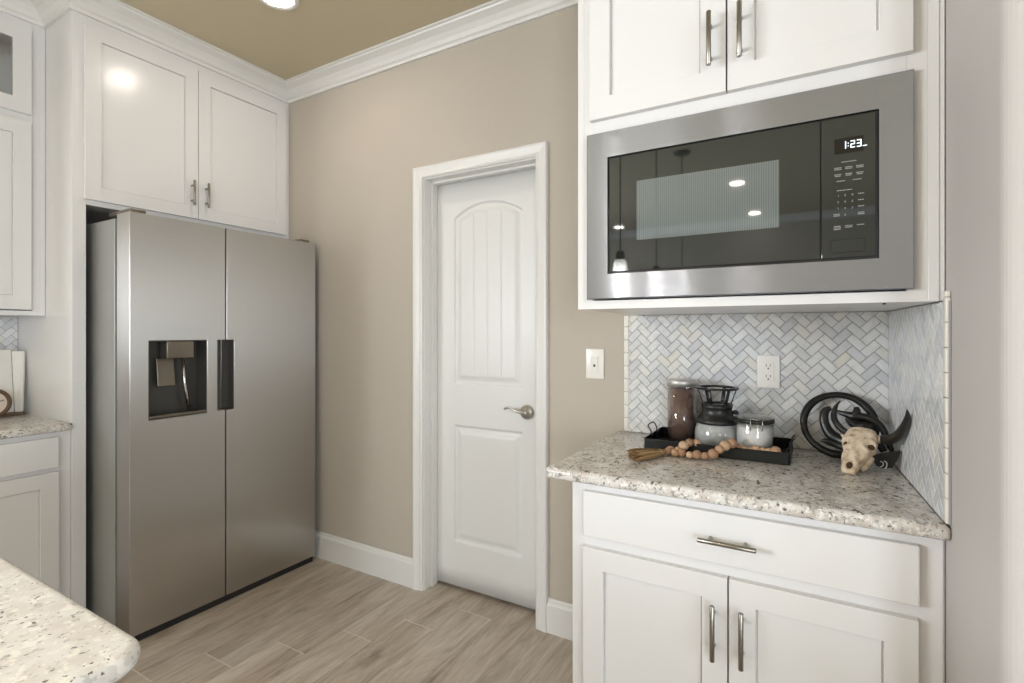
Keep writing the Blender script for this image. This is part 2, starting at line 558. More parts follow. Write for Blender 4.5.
# path runs right-bottom > right-top > left-top > left-bottom so that "right of path" is outwards
sweep(bm, [(DX1, 0), (DX1, DZ), (DX0, DZ), (DX0, 0)], cas, lambda a, b, c: (a, YB + c, b))
struct('trim_3', bm, 'trim')
bm = B()
box(bm, DX0 - 0.018, DX0, YB + 0.0, 2.135, 0, DZ + 0.018)
box(bm, DX1, DX1 + 0.018, YB + 0.0, 2.135, 0, DZ + 0.018)
box(bm, DX0, DX1, YB + 0.0, 2.135, DZ, DZ + 0.018)
box(bm, DX0, DX0 + 0.011, 2.045, 2.084, 0, DZ)
box(bm, DX1 - 0.011, DX1, 2.045, 2.084, 0, DZ)
box(bm, DX0 + 0.011, DX1 - 0.011, 2.045, 2.084, DZ - 0.011, DZ)
struct('trim_4', bm, 'trim', bevel=0.0012)
# closet behind the door, so the gap under the door is dark
bm = B(); box(bm, -1.8, -0.9, 2.5, 2.56, 0, ZC); box(bm, -1.86, -1.8, 2.12, 2.56, 0, ZC); box(bm, -0.9, -0.84, 2.12, 2.56, 0, ZC)
struct('wall_closet', bm, 'wall')

# arch-top two-panel door, carved as a relief
def door_leaf():
    x0, x1, z0, z1 = DX0 + 0.004, DX1 - 0.004, 0.018, DZ - 0.004
    pl, pr = x0 + 0.112, x1 - 0.112
    cx = (pl + pr) / 2
    hw = (pr - pl) / 2
    spring, top = 1.858, 1.922
    sag = top - spring
    Rr = (hw * hw + sag * sag) / (2 * sag)
    cz = top - Rr
    def d_up(x, z):
        d = min(x - pl, pr - x, z - 1.03)
        da = Rr - math.hypot(x - cx, z - cz) if z > 1.5 else 9
        return min(d, da)
    def d_lo(x, z):
        return min(x - pl, pr - x, z - 0.24, 0.822 - z)
    def prof(d):
        if d <= 0: return 0
        if d < 0.007: return -0.0115 * (d / 0.007)
        if d < 0.014: return -0.0115
        if d < 0.046: return -0.0115 + 0.0092 * (1 - cos(pi * (d - 0.014) / 0.032)) / 2
        return -0.0023
    def hgt(x, z):
        du, dl = d_up(x, z), d_lo(x, z)
        d = max(du, dl)
        h = prof(d)
        if d > 0.046:
            for k in (-1, 0, 1):
                gx = cx + k * (hw * 2 - 0.08) / 4
                a = abs(x - gx)
                if a < 0.0045 and du > dl:
                    h -= 0.0032 * (1 - a / 0.0045)
        return h
    xs = sorted(set([x0 + (x1 - x0) * i / 150 for i in range(151)] + [pl, pr, pl + .007, pl + .014, pr - .007, pr - .014]
                + [cx + k * (hw * 2 - 0.08) / 4 + e for k in (-1, 0, 1) for e in (-.0045, 0, .0045)]))
    zs = [z0, 0.12]
    z = 0.228
    def rng(a, b, s):
        n = max(1, round((b - a) / s)); return [a + (b - a) * i / n for i in range(n)]
    zs += rng(0.228, 0.29, 0.0035) + rng(0.29, 0.77, 0.06) + rng(0.77, 0.834, 0.0035) + rng(0.834, 1.018, 0.06) + rng(1.018, 1.08, 0.0035) \
        + rng(1.08, 1.78, 0.07) + rng(1.78, 1.93, 0.0035) + [1.93, z1]
    bm = B()
    grid = [[bm.verts.new((x, 2.086 - hgt(x, z), z)) for x in xs] for z in zs]
    for a, b in zip(grid, grid[1:]):
        for i in range(len(xs) - 1):
            bm.faces.new((a[i], a[i + 1], b[i + 1], b[i]))
    # edges and back
    def v(x, z): return bm.verts.new((x, 2.12, z))
    c = [v(x0, z0), v(x1, z0), v(x1, z1), v(x0, z1)]
    bm.faces.new(c)
    bm.faces.new([c[0]] + [r[0] for r in grid] + [c[3]])
    bm.faces.new([c[1]] + [r[-1] for r in grid] + [c[2]])
    bm.faces.new([c[0]] + grid[0] + [c[1]])
    bm.faces.new([c[3]] + grid[-1] + [c[2]])
    return bm
dr = struct('door_1', door_leaf(), 'door')
for p in dr.data.polygons:
    p.use_smooth = len(p.vertices) == 4
hx, hz = -1.133, 0.919
bm = B()
lathe(bm, [(0, 2.048), (0.012, 2.048), (0.0135, 2.052), (0.0135, 2.066), (0.028, 2.068), (0.0325, 2.074), (0.0335, 2.0855)], (hx, 0, hz), 28, 'y')
pts = smooth_path([(hx, 2.052, hz, .0095), (hx - .026, 2.046, hz + .005, .0075), (hx - .055, 2.045, hz + .013, .0058), (hx - .078, 2.047, hz + .018, .0052), (hx - .096, 2.05, hz + .015, .005), (hx - .104, 2.056, hz + .009, .0045)], 5)
tube(bm, pts, n=12)
struct('door_handle', bm, 'nickel', dr, smooth=True)

# ------------------------------------------------------------------ mosaic backsplash
def herringbone(u0, u1, v0, v1, W=0.027, grout=0.0016, phase=(0.0, 0.0)):
    """tiles in plane coordinates (u right, v up); tile faces stand 2 mm proud of the grout"""
    bm = B()
    c45 = math.sqrt(0.5)
    n = int(max(u1 - u0, v1 - v0) / W) + 8
    g2, t, bv = grout / 2, 0.0035, 0.0012
    for a in range(-n, 2 * n):
        for b in range(-n, n):
            for kind in (0, 1):
                ox, oy = a + 2 * b, a - 2 * b
                q = (ox, oy, ox + 2, oy + 1) if kind == 0 else (ox, oy - 3, ox + 1, oy - 1)
                x0, y0, x1, y1 = [e * W for e in q]
                cx, cy = (x0 + x1) / 2, (y0 + y1) / 2
                U, V = (cx - cy) * c45 + u0 + phase[0], (cx + cy) * c45 + v0 + phase[1]
                if U < u0 - .06 or U > u1 + .06 or V < v0 - .06 or V > v1 + .06:
                    continue
                def P(x, y, d):
                    return bm.verts.new(((x - y) * c45 + u0 + phase[0], d, (x + y) * c45 + v0 + phase[1]))
                lo = [P(x, y, 0) for x, y in ((x0 + g2, y0 + g2), (x1 - g2, y0 + g2), (x1 - g2, y1 - g2), (x0 + g2, y1 - g2))]
                mi = [P(x, y, -(t - bv * .7)) for x, y in ((x0 + g2, y0 + g2), (x1 - g2, y0 + g2), (x1 - g2, y1 - g2), (x0 + g2, y1 - g2))]
                hi = [P(x, y, -t) for x, y in ((x0 + g2 + bv, y0 + g2 + bv), (x1 - g2 - bv, y0 + g2 + bv), (x1 - g2 - bv, y1 - g2 - bv), (x0 + g2 + bv, y1 - g2 - bv))]
                bm.faces.new(hi)
                for r1, r2 in ((lo, mi), (mi, hi)):
                    for i in range(4):
                        bm.faces.new((r1[i], r1[(i + 1) % 4], r2[(i + 1) % 4], r2[i]))
    for co, no in (((u0, 0, 0), (-1, 0, 0)), ((u1, 0, 0), (1, 0, 0)), ((0, 0, v0), (0, 0, -1)), ((0, 0, v1), (0, 0, 1))):
        bmesh.ops.bisect_plane(bm, geom=bm.verts[:] + bm.edges[:] + bm.faces[:], plane_co=co, plane_no=no, clear_outer=True)
    return bm

def pencil_column(u0, u1, v0, v1, step=0.0515):
    bm = B()
    v = v0
    while v < v1 - 0.004:
        box(bm, u0 + .0006, u1 - .0006, -0.0085, 0, v + .0006, min(v + step, v1) - .0006)
        v += step
    return bm

def backsplash(label, loc, rz, wid, v0, v1, pencil, group=None, pencil_u=None):
    t = thing('tile_backsplash', label, 'backsplash', loc, rz)
    bm = B(); box(bm, 0, wid, -0.004, 0, v0, v1); link('grout_bed', bm, 'grout', t)
    m0 = pencil[1] if pencil and pencil[0] <= 0.001 else 0.001
    m1 = pencil[0] if pencil and pencil[0] > 0.001 else wid - 0.001
    bm = herringbone(m0, m1, v0, v1 - .0005, phase=(0.012, 0.004))
    bmesh.ops.translate(bm, vec=(0, -0.004, 0), verts=bm.verts)
    link('herringbone_mosaic', bm, 'marble', t, flip=True)
    if pencil:
        link('pencil_edge', pencil_column(pencil[0], pencil[1], *(pencil[2:] if len(pencil) > 2 else (v0, v1))), 'marble_trim', t, bevel=0.0022, seg=3)
    return t
CT = 0.896
backsplash('white marble herringbone tiles on the wall behind the coffee tray', (-0.645, YB - 0.0005, 0), 0, tw(YB) + 0.6445, CT + 0.001, 1.353, (0.0, 0.021))
ang = math.atan2(0.0467, -1)      # direction of the side wall, running towards -Y
L = (YB - 0.0095 - 1.352) / abs(cos(math.atan(0.0467)))
ts = backsplash('white marble herringbone tiles on the side wall next to the horned skull', (tw(YB - 0.0095) - 0.0008, YB - 0.0095, 0), -pi / 2 + math.atan(0.0467), L, CT + 0.001, 1.3525, (L - 0.021, L, CT + 0.001, 1.374))
backsplash('grey marble herringbone tiles behind the open book on the left counter', (XL + 0.0005, 0.05, 0), pi / 2, 0.896, 0.9065, 1.359, None)

# ------------------------------------------------------------------ cabinets
def shaker(x0, x1, z0, z1, y=0.0, th=0.02, st=0.06, rec=0.011):
    """frame-and-panel front, facing -Y, back face at y"""
    bm = B()
    yf, yb = y - th, y
    R = lambda d, yy: [bm.verts.new(p) for p in ((x0 + d, yy, z0 + d), (x1 - d, yy, z0 + d), (x1 - d, yy, z1 - d), (x0 + d, yy, z1 - d))]
    r = [R(0, yb), R(0, yf), R(st, yf), R(st + .0003, yf + rec + .004), R(st + .0030, yf + rec + .004), R(st + .0034, yf + rec)]
    bm.faces.new(r[0]); bm.faces.new(r[-1])
    for a, b in zip(r, r[1:]):
        for i in range(4):
            bm.faces.new((a[i], a[(i + 1) % 4], b[(i + 1) % 4], b[i]))
    return bm

def slab(x0, x1, z0, z1, y=0.0, th=0.02):
    bm = B(); box(bm, x0, x1, y - th, y, z0, z1)
    return bm

def bar_pull(x, z, y, L=0.133, vert=True, parent=None):
    """bar handle standing off a front whose face is at y"""
    bm = B()
    r = 0.006
    yo = y - 0.031
    h = L / 2
    if vert:
        lathe(bm, [(0, -h), (r * .85, -h), (r, -h + .001), (r, h - .001), (r * .85, h), (0, h)], (x, yo, z), 16, 'z')
        for s in (-1, 1):
            lathe(bm, [(0.0045, y - 0.0002), (0.0045, yo + .004)], (x, 0, z + s * h * .6), 12, 'y')
    else:
        lathe(bm, [(0, -h), (r * .85, -h), (r, -h + .001), (r, h - .001), (r * .85, h), (0, h)], (x, yo, z), 16, 'x')
        for s in (-1, 1):
            lathe(bm, [(0.0045, y - 0.0002), (0.0045, yo + .004)], (x + s * h * .6, 0, z), 12, 'y')
    o = link('handle', bm, 'dark_nickel', parent)
    for p in o.data.polygons:
        p.use_smooth = len(p.vertices) == 4
    return o

BV = 0.001
# --- base cabinet under the right counter
X0, X1, YFc = -0.605, 0.2385, 1.39
t = thing('base_cabinet', 'white base cabinet with one wide drawer and two doors, under the right counter', 'cabinet', (X0, YFc, 0))
wd = X1 - X0
bm = B()
box(bm, 0, wd - .0, 0.0, 0.02, 0.10, 0.862)                       # face frame
box(bm, 0, 0.018, 0.02, YB - YFc - .002, 0.0, 0.862)             # left side
box(bm, wd - 0.05, wd - 0.032, 0.02, YB - YFc - .002, 0.0, 0.862)
box(bm, wd, tw(YFc) - X0 - .002, .0025, .012, 0.0, .862)
box(bm, 0.018, wd - 0.05, 0.07, 0.085, 0.0, 0.10)                # toe kick
box(bm, 0.018, wd - 0.05, 0.02, YB - YFc - .002, 0.10, 0.118)
link('body', bm, 'white', t, bevel=BV)
bm = slab(-0.565 - X0, 0.197 - X0, 0.708, 0.8365)
d = link('drawer', bm, 'white', t, bevel=0.003, seg=2)
bar_pull(-0.18 - X0, 0.772, -0.02, 0.133, False, d)
d = link('door', shaker(-0.565 - X0, -0.1815 - X0, 0.115, 0.678), 'white', t, bevel=BV); bar_pull(-0.212 - X0, 0.548, -0.02, 0.137, True, d)
d = link('door', shaker(-0.1775 - X0, 0.195 - X0, 0.115, 0.678), 'white', t, bevel=BV); bar_pull(-0.147 - X0, 0.548, -0.02, 0.137, True, d)

# --- countertop right, polygon following the side wall
bm = B()
prism(bm, [(-0.674, 1.343), (tw(1.343) - .0005, 1.343), (tw(YB) - .0015, YB - .001), (-0.674, YB - .001)], 0.863, CT)
o = link('countertop', bm, 'granite', None, bevel=0.013, seg=5)
tag(o, 'speckled cream granite countertop carrying the coffee tray and skull', 'countertop')

# --- microwave cabinet
X0, X1, ZB = -0.588, 0.232, 1.354
W_, D_ = X1 - X0, YB - YFc - .002
t = thing('wall_cabinet', 'white wall cabinet holding the built-in microwave, two doors above it', 'cabinet', (X0, YFc, ZB))
zt = ZC - ZB - 0.001
bm = B()
box(bm, 0, 0.019, 0.0, D_, 0, zt); box(bm, W_ - 0.019, W_, 0.0, D_, 0, zt)
box(bm, 0.019, W_ - .019, 0.0, D_, 0, 0.024)
box(bm, 0.019, W_ - .019, 0.019, D_, 0.500, 0.518); box(bm, 0.019, W_ - .019, 0.0, D_, zt - .018, zt)
box(bm, 0.019, W_ - .019, D_ - .01, D_, 0.024, zt - .018)
# face frame
box(bm, 0.019, 0.048, 0, 0.019, 0.024, zt - .018); box(bm, W_ - 0.055, W_ - .019, 0, .019, 0.024, zt - .018)
box(bm, 0.048, W_ - .055, 0, .019, 0.485, 0.55); box(bm, 0.048, W_ - .055, 0, .019, zt - .12, zt - .018)
box(bm, W_, tw(YFc) - X0 - .002, .0025, .012, 0.001, zt - .001)
link('body', bm, 'white', t, bevel=0.001)
bm = B()
lathe(bm, [(0, -.0035), (.003, -.003), (.0035, -.0001)], (0.195 - X0 - .055, 0.03, 0), 12, 'z'); link('screw', bm, 'slot', t)
bm = B()
lathe(bm, [(0, -.0035), (.003, -.003), (.0035, -.0001)], (0.03, D_ - 0.03, 0), 12, 'z'); link('screw', bm, 'slot', t)
zd0, zd1 = 1.887 - ZB, 2.63 - ZB
d = link('door', shaker(-0.546 - X0, -0.185 - X0, zd0, zd1), 'white', t, bevel=BV); bar_pull(-0.220 - X0, 2.013 - ZB, -0.02, 0.133, True, d)
d = link('door', shaker(-0.181 - X0, 0.186 - X0, zd0, zd1), 'white', t, bevel=BV); bar_pull(-0.1505 - X0, 2.015 - ZB, -0.02, 0.133, True, d)

# --- built-in microwave
t = thing('microwave', 'built-in microwave with wide stainless trim frame and smoked glass door', 'microwave', (-0.183, 1.3895, 1.381))
ox, oz = -0.183, 1.381
fx0, fx1, fz0, fz1 = -0.554 - ox, 0.188 - ox, 0.0, 1.848 - oz
gx0, gx1, gz0, gz1 = -0.489 - ox, 0.1235 - ox, 1.453 - oz, 1.773 - oz
bm = B()
def ring(d, yy, x0=fx0, x1=fx1, z0=fz0, z1=fz1):
    return [bm.verts.new(p) for p in ((x0 + d, yy, z0 + d), (x1 - d, yy, z0 + d), (x1 - d, yy, z1 - d), (x0 + d, yy, z1 - d))]
r = [ring(0, 0), ring(0, -0.015), ring(0.0025, -0.0175), ring(-.003, -0.0175, gx0, gx1, gz0, gz1), ring(-.003, -0.004, gx0, gx1, gz0, gz1)]
r.append(ring(-.003, 0, gx0, gx1, gz0, gz1))
for a, b in zip(r, r[1:] + [r[0]]):
    for i in range(4):
        bm.faces.new((a[i], a[(i + 1) % 4], b[(i + 1) % 4], b[i]))
link('trim_frame', bm, 'steel_trim', t)
bm = B(); box(bm, gx0 - .004, gx1 + .004, 0.002, 0.38, gz0 - .004, gz1 + .004); link('housing', bm, 'black_plastic', t)
bm = B(); box(bm, gx0 - .002, gx1 + .002, -0.012, 0.0015, gz0 - .002, gz1 + .002); link('bezel', bm, 'black_plastic', t, bevel=.001)
seam = 0.0175 - ox
bm = B(); box(bm, gx0 + .003, seam - .0012, -0.019, -0.0121, gz0 + .003, gz1 - .003); dg = link('glass_door', bm, 'mw_glass', t, bevel=.0012)
bm = B(); box(bm, -0.409 - ox, -0.067 - ox, -0.0194, -0.01905, 1.537 - oz, 1.697 - oz); link('door_window', bm, 'mw_window', dg)
bm = B(); box(bm, seam + .0012, gx1 - .003, -0.019, -0.0121, gz0 + .003, gz1 - .003); cp = link('control_panel', bm, 'mw_glass', t, bevel=.0012)
# control panel print: local helper in microwave coordinates
px = lambda u, v: (lambda p: (p.x - ox, p.z - oz))(at(u, v, 1.37))
dx0, dz1 = px(834.5, 139.5); dx1, dz0 = px(863.5, 150.5)
bm = B(); box(bm, dx0, dx1, -0.0196, -0.0191, dz0, dz1); dp = link('display', bm, 'mw_display', cp)
SEG = {'0': 'abcdef', '1': 'bc', '2': 'abged', '3': 'abgcd', '4': 'fgbc', '5': 'afgcd', '6': 'afgedc', '7': 'abc', '8': 'abcdefg', '9': 'abcdfg'}
def digit(bm, ch, x, z, w_, h_, th, y0, y1):
    """seven-stroke numeral, lower left corner at x, z"""
    hh = h_ / 2
    seg = {'a': (0, w_, h_ - th, h_), 'g': (0, w_, hh - th / 2, hh + th / 2), 'd': (0, w_, 0, th),
           'f': (0, th, hh, h_), 'b': (w_ - th, w_, hh, h_), 'e': (0, th, 0, hh), 'c': (w_ - th, w_, 0, hh)}
    for s in SEG[ch]:
        a, b, c_, d_ = seg[s]
        box(bm, x + a, x + b, y0, y1, z + c_, z + d_)
bm = B()
dw, dh = 0.0085, 0.016
zc = (dz0 + dz1) / 2 - dh / 2 + .001
xx = dx0 + (dx1 - dx0) * 0.36
digit(bm, '1', xx - .006, zc, dw, dh, 0.0019, -0.0201, -0.0197)
for e in (.3, .7):
    box(bm, xx + .0055, xx + .0073, -0.0201, -0.0197, zc + dh * e - .001, zc + dh * e + .001)
digit(bm, '2', xx + .0105, zc, dw, dh, 0.0019, -0.0201, -0.0197)
digit(bm, '3', xx + .0225, zc, dw, dh, 0.0019, -0.0201, -0.0197)
box(bm, xx + .033, xx + .041, -0.0201, -0.0197, zc, zc + .0016)
link('clock_digits', bm, 'led', dp)
pw = dx1 - dx0
for f0, cols, z_, ww in (  # rows of small printed captions
        (0.5, [0.5], 1.640, .028), (0, [.12, .5, .88], 1.628, .0135), (0, [.12, .5, .88], 1.6245, .0135), (0, [.12, .5, .88], 1.613, .0135), (0, [.12, .5, .88], 1.6095, .011),
        (0, [.22, .78], 1.598, .016), (0, [.36], 1.577, .03), (0, [.92], 1.566, .011), (0, [.92], 1.552, .011), (0, [.92], 1.538, .011), (0, [.08, .92], 1.524, .012), (0, [.08, .92], 1.5205, .012),
        (0, [.1, .5, .9], 1.497, .0135), (0, [.1, .5], 1.4935, .0135), (0, [.1], 1.49, .0135)):
    for cxf in cols:
        bm = B()
        x_ = dx0 + pw * cxf
        k = -ww / 2
        while k < ww / 2 - .0005:
            l_ = random.uniform(.0014, .0034)
            box(bm, x_ + k, x_ + min(k + l_, ww / 2), -0.0193, -0.01905, z_ - oz + .029, z_ - oz + .0309)
            k += l_ + .0007
        link('caption', bm, 'mw_print', cp)
for i, ch in enumerate('1234567890'):
    r_, c_ = divmod(i, 3)
    if ch == '0':
        c_ = 1
    bm = B()
    digit(bm, ch, dx0 + pw * (.1 + .25 * c_), 1.593 - .0145 * r_ - oz, 0.0026, 0.0045, 0.0008, -0.0193, -0.01905)
    link('key_number', bm, 'mw_print', cp)
bx0, bx1 = px(831, 245)[0], px(865, 245)[0]
bz0, bz1 = px(865, 251)[1], px(865, 238)[1]
bm = B(); box(bm, bx0, bx1, -0.0215, -0.0191, bz0, bz1); link('open_button', bm, 'mw_glass', cp, bevel=.001)

# --- refrigerator cabinet: tall side panel, top box and two doors
t = thing('refrigerator_cabinet', 'white tall cabinet surround with two doors above the refrigerator', 'cabinet', (XL + .001, 0.947, 0), pi / 2)
# local x runs along +Y, local -y runs towards +X ; front plane at local y = -(2.713..)
fy = -(-2.713 - (XL + .001))      # -0.606
Wf = YB - 0.947 - .001
bm = B()
box(bm, 0, 0.019, fy + .019, 0, 0, ZC - .001); box(bm, 0, 0.049, fy, fy + .019, 0, ZC - .001)
link('side_panel', bm, 'white', t, bevel=BV)
bm = B()
box(bm, 0.0495, Wf, fy, 0, 1.84, ZC - .001)
link('body', bm, 'white', t, bevel=BV)
ym = 1.458 - .947
d = link('door', shaker(0.986 - .947, ym - .0015, 1.862, 2.62, fy), 'white', t, bevel=BV); bar_pull(ym - .035, 1.985, fy - .02, .125, True, d)
d = link('door', shaker(ym + .0015, 1.966 - .947, 1.862, 2.62, fy), 'white', t, bevel=BV); bar_pull(ym + .035, 1.985, fy - .02, .125, True, d)

# --- left wall cabinet with a small glass door on top
t = thing('wall_cabinet', 'white wall cabinet with a small glass top door at the left edge', 'cabinet', (XL + .001, 0.05, 1.362), pi / 2)
Wl, fy2 = 0.896, -(0.33)
zt = ZC - 1.362 - .001
bm = B()
box(bm, 0, 0.018, fy2, 0, 0, zt); box(bm, Wl - .018, Wl, fy2, 0, 0, zt)
for z in (0, 0.868, 1.30):
    box(bm, .018, Wl - .018, fy2 + (.018 if z else 0), 0, z, min(z + .02, zt) if z < 1.2 else zt)
box(bm, .018, Wl - .018, -.008, 0, .02, 1.30)
box(bm, .018, .04, fy2, fy2 + .018, .02, zt); box(bm, Wl - .045, Wl - .018, fy2, fy2 + .018, .02, zt)
box(bm, Wl / 2 - .02, Wl / 2 + .02, fy2, fy2 + .018, .02, zt); box(bm, .04, Wl / 2 - .02, fy2, fy2 + .018, .848, .888); box(bm, Wl / 2 + .02, Wl - .045, fy2, fy2 + .018, .848, .888)
box(bm, .04, Wl / 2 - .02, fy2, fy2 + .018, 1.25, zt); box(bm, Wl / 2 + .02, Wl - .045, fy2, fy2 + .018, 1.25, zt)
link('body', bm, 'white', t, bevel=BV)
for a, b, hs in ((0.025, Wl / 2 - .003, 1), (Wl / 2 + .003, Wl - .052, -1)):
    d = link('door', shaker(a, b, 0.024, 0.848, fy2), 'white', t, bevel=BV)
    bar_pull(b - .035 if hs > 0 else a + .035, .11, fy2 - .02, .133, True, d)
    z0, z1, s = 0.882, 1.258, .062
    bm = B()
    box(bm, a, a + s, fy2 - .02, fy2, z0, z1); box(bm, b - s, b, fy2 - .02, fy2, z0, z1)
    box(bm, a + s, b - s, fy2 - .02, fy2, z0, z0 + s); box(bm, a + s, b - s, fy2 - .02, fy2, z1 - s, z1)
    d = link('glass_door', bm, 'white', t)
    bm = B(); box(bm, a + s, b - s, fy2 - .012, fy2 - .008, z0 + s, z1 - s); link('glass_pane', bm, 'glass', d)

# --- left base cabinet and countertop
t = thing('base_cabinet', 'white base cabinet left of the refrigerator with a drawer above doors', 'cabinet', (XL + .001, 0.05, 0), pi / 2)
fy3 = -(0.59)
bm = B()
box(bm, 0, Wl, fy3, 0, 0.10, 0.872); box(bm, 0, Wl, fy3 + .07, 0, 0, .10)
link('body', bm, 'white', t, bevel=BV)
for a, b, hs in ((0.025, Wl / 2 - .003, 1), (Wl / 2 + .003, Wl - .043, -1)):
    d = link('door', shaker(a, b, .115, .708, fy3), 'white', t, bevel=BV)
    bar_pull(b - .035 if hs > 0 else a + .035, .60, fy3 - .02, .137, True, d)
d = link('drawer', slab(.025, Wl - .043, .725, .852, fy3), 'white', t, bevel=.003)
bar_pull((Wl - .018) / 2, .79, fy3 - .02, .133, False, d)
bm = B(); box(bm, XL + .001, -2.695, 0.05, 0.946, 0.873, 0.906)
o = link('countertop', bm, 'granite', None, bevel=.013, seg=5)
tag(o, 'speckled granite countertop at the left edge, under the open book', 'countertop')

# --- island in the foreground
bm = B()
ix0, ix1, iy0, iy1, rc = -1.75, -0.720, -2.3, 0.336, 0.045
pts = []
for cx_, cy_, a0 in ((ix1 - rc, iy1 - rc, 0), (ix0 + rc, iy1 - rc, 90), (ix0 + rc, iy0 + rc, 180), (ix1 - rc, iy0 + rc, 270)):
    for k in range(9):
        a = radians(a0 + 90 * k / 8)
        pts.append((cx_ + rc * cos(a), cy_ + rc * sin(a)))
prism(bm, pts, 0.864, CT)
o = link('island_countertop', bm, 'granite_light', None, bevel=.015, seg=5)
tag(o, 'pale speckled granite countertop corner in the foreground', 'countertop')
bm = B()
box(bm, -1.70, -0.99, -2.25, 0.29, .09, .863); box(bm, -1.64, -1.05, -2.2, .25, 0, .09)
o = link('kitchen_island', bm, 'white', None, bevel=BV)
tag(o, 'white island base under the pale foreground countertop', 'kitchen island')

# ------------------------------------------------------------------ refrigerator
FX = -2.41
t = thing('refrigerator', 'tall stainless side-by-side refrigerator with water dispenser', 'refrigerator', (-3.15, 1.031, 0), pi / 2)
# local x along +Y (0..0.911), local y negative towards +X ; door face at local y = -(0.74)
ff = -(FX + 3.15)
fw = 0.911
bm = B()
box(bm, -0.005, fw - .004, ff + .117, 0, 0.03, 1.765)
box(bm, 0.03, fw - .03, ff + .20, -.03, 0.0, 0.03)
link('body', bm, 'steel_side', t, bevel=.0015)
bm = B(); box(bm, 0.01, fw - .01, ff + .010, ff + .1165, 0.002, 0.033); link('toe_grille_shade', bm, 'shadow_gap', t)  # dark strip brought forward to stand in for shade under the doors
dth = .11
sp = 1.431 - 1.031
nz0, nz1 = 0.918, 1.251          # handle recess
def fridge_door(x0, x1, recess_left, hole=None):
    """door with a grip notch cut into its inner edge and an optional dispenser opening"""
    bm = B()
    y0, y1 = ff, ff + dth
    z0, z1 = .034, 1.783
    nw = .037
    # front face rectangles around notch and hole
    xs = [x0, x1]; zs = [z0, nz0, nz1, z1]
    nx = x1 - nw if not recess_left else x0 + nw
    xs.append(nx)
    if hole:
        xs += [hole[0], hole[1]]; zs += [hole[2], hole[3]]
    xs, zs = sorted(set(xs)), sorted(set(zs))
    def empty(a, b, c, d):
        mx, mz = (a + b) / 2, (c + d) / 2
        if nz0 < mz < nz1 and ((not recess_left and mx > nx) or (recess_left and mx < nx)):
            return 1
        if hole and hole[0] < mx < hole[1] and hole[2] < mz < hole[3]:
            return 2
        return 0
    for a, b in zip(xs, xs[1:]):
        for c, d in zip(zs, zs[1:]):
            e = empty(a, b, c, d)
            depth = {0: 0, 1: .045, 2: .085}[e]
            if depth < dth:
                box(bm, a, b, y0 + depth, y1, c, d)
    bmesh.ops.remove_doubles(bm, verts=bm.verts, dist=1e-5)
    # drop interior duplicate faces
    seen = {}
    for f in list(bm.faces):
        k = tuple(sorted(v.index for v in f.verts)); 
    bm.verts.index_update()
    seen = {}
    for f in bm.faces:
        seen.setdefault(tuple(sorted(v.index for v in f.verts)), []).append(f)
    dead = [f for fs in seen.values() if len(fs) > 1 for f in fs]
    bmesh.ops.delete(bm, geom=dead, context='FACES')
    bmesh.ops.dissolve_limit(bm, angle_limit=radians(1), verts=bm.verts, edges=bm.edges)
    return bm
hole = (1.101 - 1.031, 1.343 - 1.031, 0.915, 1.251)
dl = link('freezer_door', fridge_door(0.0, sp - .003, False, hole), 'steel', t, bevel=.002)
dr_ = link('refrigerator_door', fridge_door(sp + .003, fw, True), 'steel', t, bevel=.002)
for par, a, b in ((dl, sp - .040, sp - .0035), (dr_, sp + .0035, sp + .040)):
    bm = B(); box(bm, a + .0005, b, ff + .036, ff + .0445, nz0 + .0005, nz1 - .0005)
    box(bm, a + .0005 if par is dl else b - .003, a + .0035 if par is dl else b - .0, ff + .001, ff + .036, nz0 + .0005, nz1 - .0005)
    link('grip_recess', bm, 'dispenser', par)
# dispenser liner, spout, paddle, tube, drip tray
hx0, hx1, hz0, hz1 = hole
bm = B()
e = .0006
yb_ = ff + .0845
box(bm, hx0 + e, hx1 - e, yb_ - .004, yb_, hz0 + e, hz1 - e)
box(bm, hx0 + e, hx0 + .004, ff + .001, yb_ - .004, hz0 + e, hz1 - e); box(bm, hx1 - .004, hx1 - e, ff + .001, yb_ - .004, hz0 + e, hz1 - e)
box(bm, hx0 + .004, hx1 - .004, ff + .001, yb_ - .004, hz1 - .004, hz1 - e); box(bm, hx0 + .004, hx1 - .004, ff + .001, yb_ - .004, hz0 + e, hz0 + .006)
dn = link('dispenser_recess', bm, 'dispenser', dl, bevel=.0005)
bm = B(); box(bm, hx0 + .004, hx1 - .004, ff - .002, ff + .03, hz0 + .0062, hz0 + .016); link('drip_ledge', bm, 'dispenser_lid', dn, bevel=.002)
bm = B()
sx0, sx1 = hx0 + .068, hx0 + .068 + .115
prism(bm, [(sx0, ff - .004), (sx1, ff - .004), (sx1 - .008, ff + .07), (sx0 + .008, ff + .07)], hz1 - .078, hz1 - .0045)
link('spout', bm, 'dispenser_lid', dn, bevel=.004, seg=3)
bm = B()
prism(bm, [(ff + .045, hz1 - .2), (ff + .052, hz1 - .2), (ff + .07, hz1 - .079), (ff + .06, hz1 - .079)], hx0 + .057, hx0 + .128, lambda a, b, c: (c, a, b))
link('ice_paddle', bm, 'dispenser_lid', dn, bevel=.002)
bm = B(); tube(bm, [(hx0 + .160, ff + .05, hz1 - .078), (hx0 + .170, ff + .05, hz1 - .2), (hx0 + .188, ff + .045, hz0 + .017)], .0075, 12)
link('water_tube', bm, 'chrome', dn, smooth=True)
# hinge covers
bm = B(); box(bm, 0.015, .075, ff + .03, ff + .22, 1.7835, 1.803); link('hinge_cover', bm, 'dispenser_lid', t, bevel=.004, seg=3)
bm = B(); box(bm, fw - .075, fw - .015, ff + .03, ff + .22, 1.7835, 1.803); link('hinge_cover', bm, 'dispenser_lid', t, bevel=.004, seg=3)

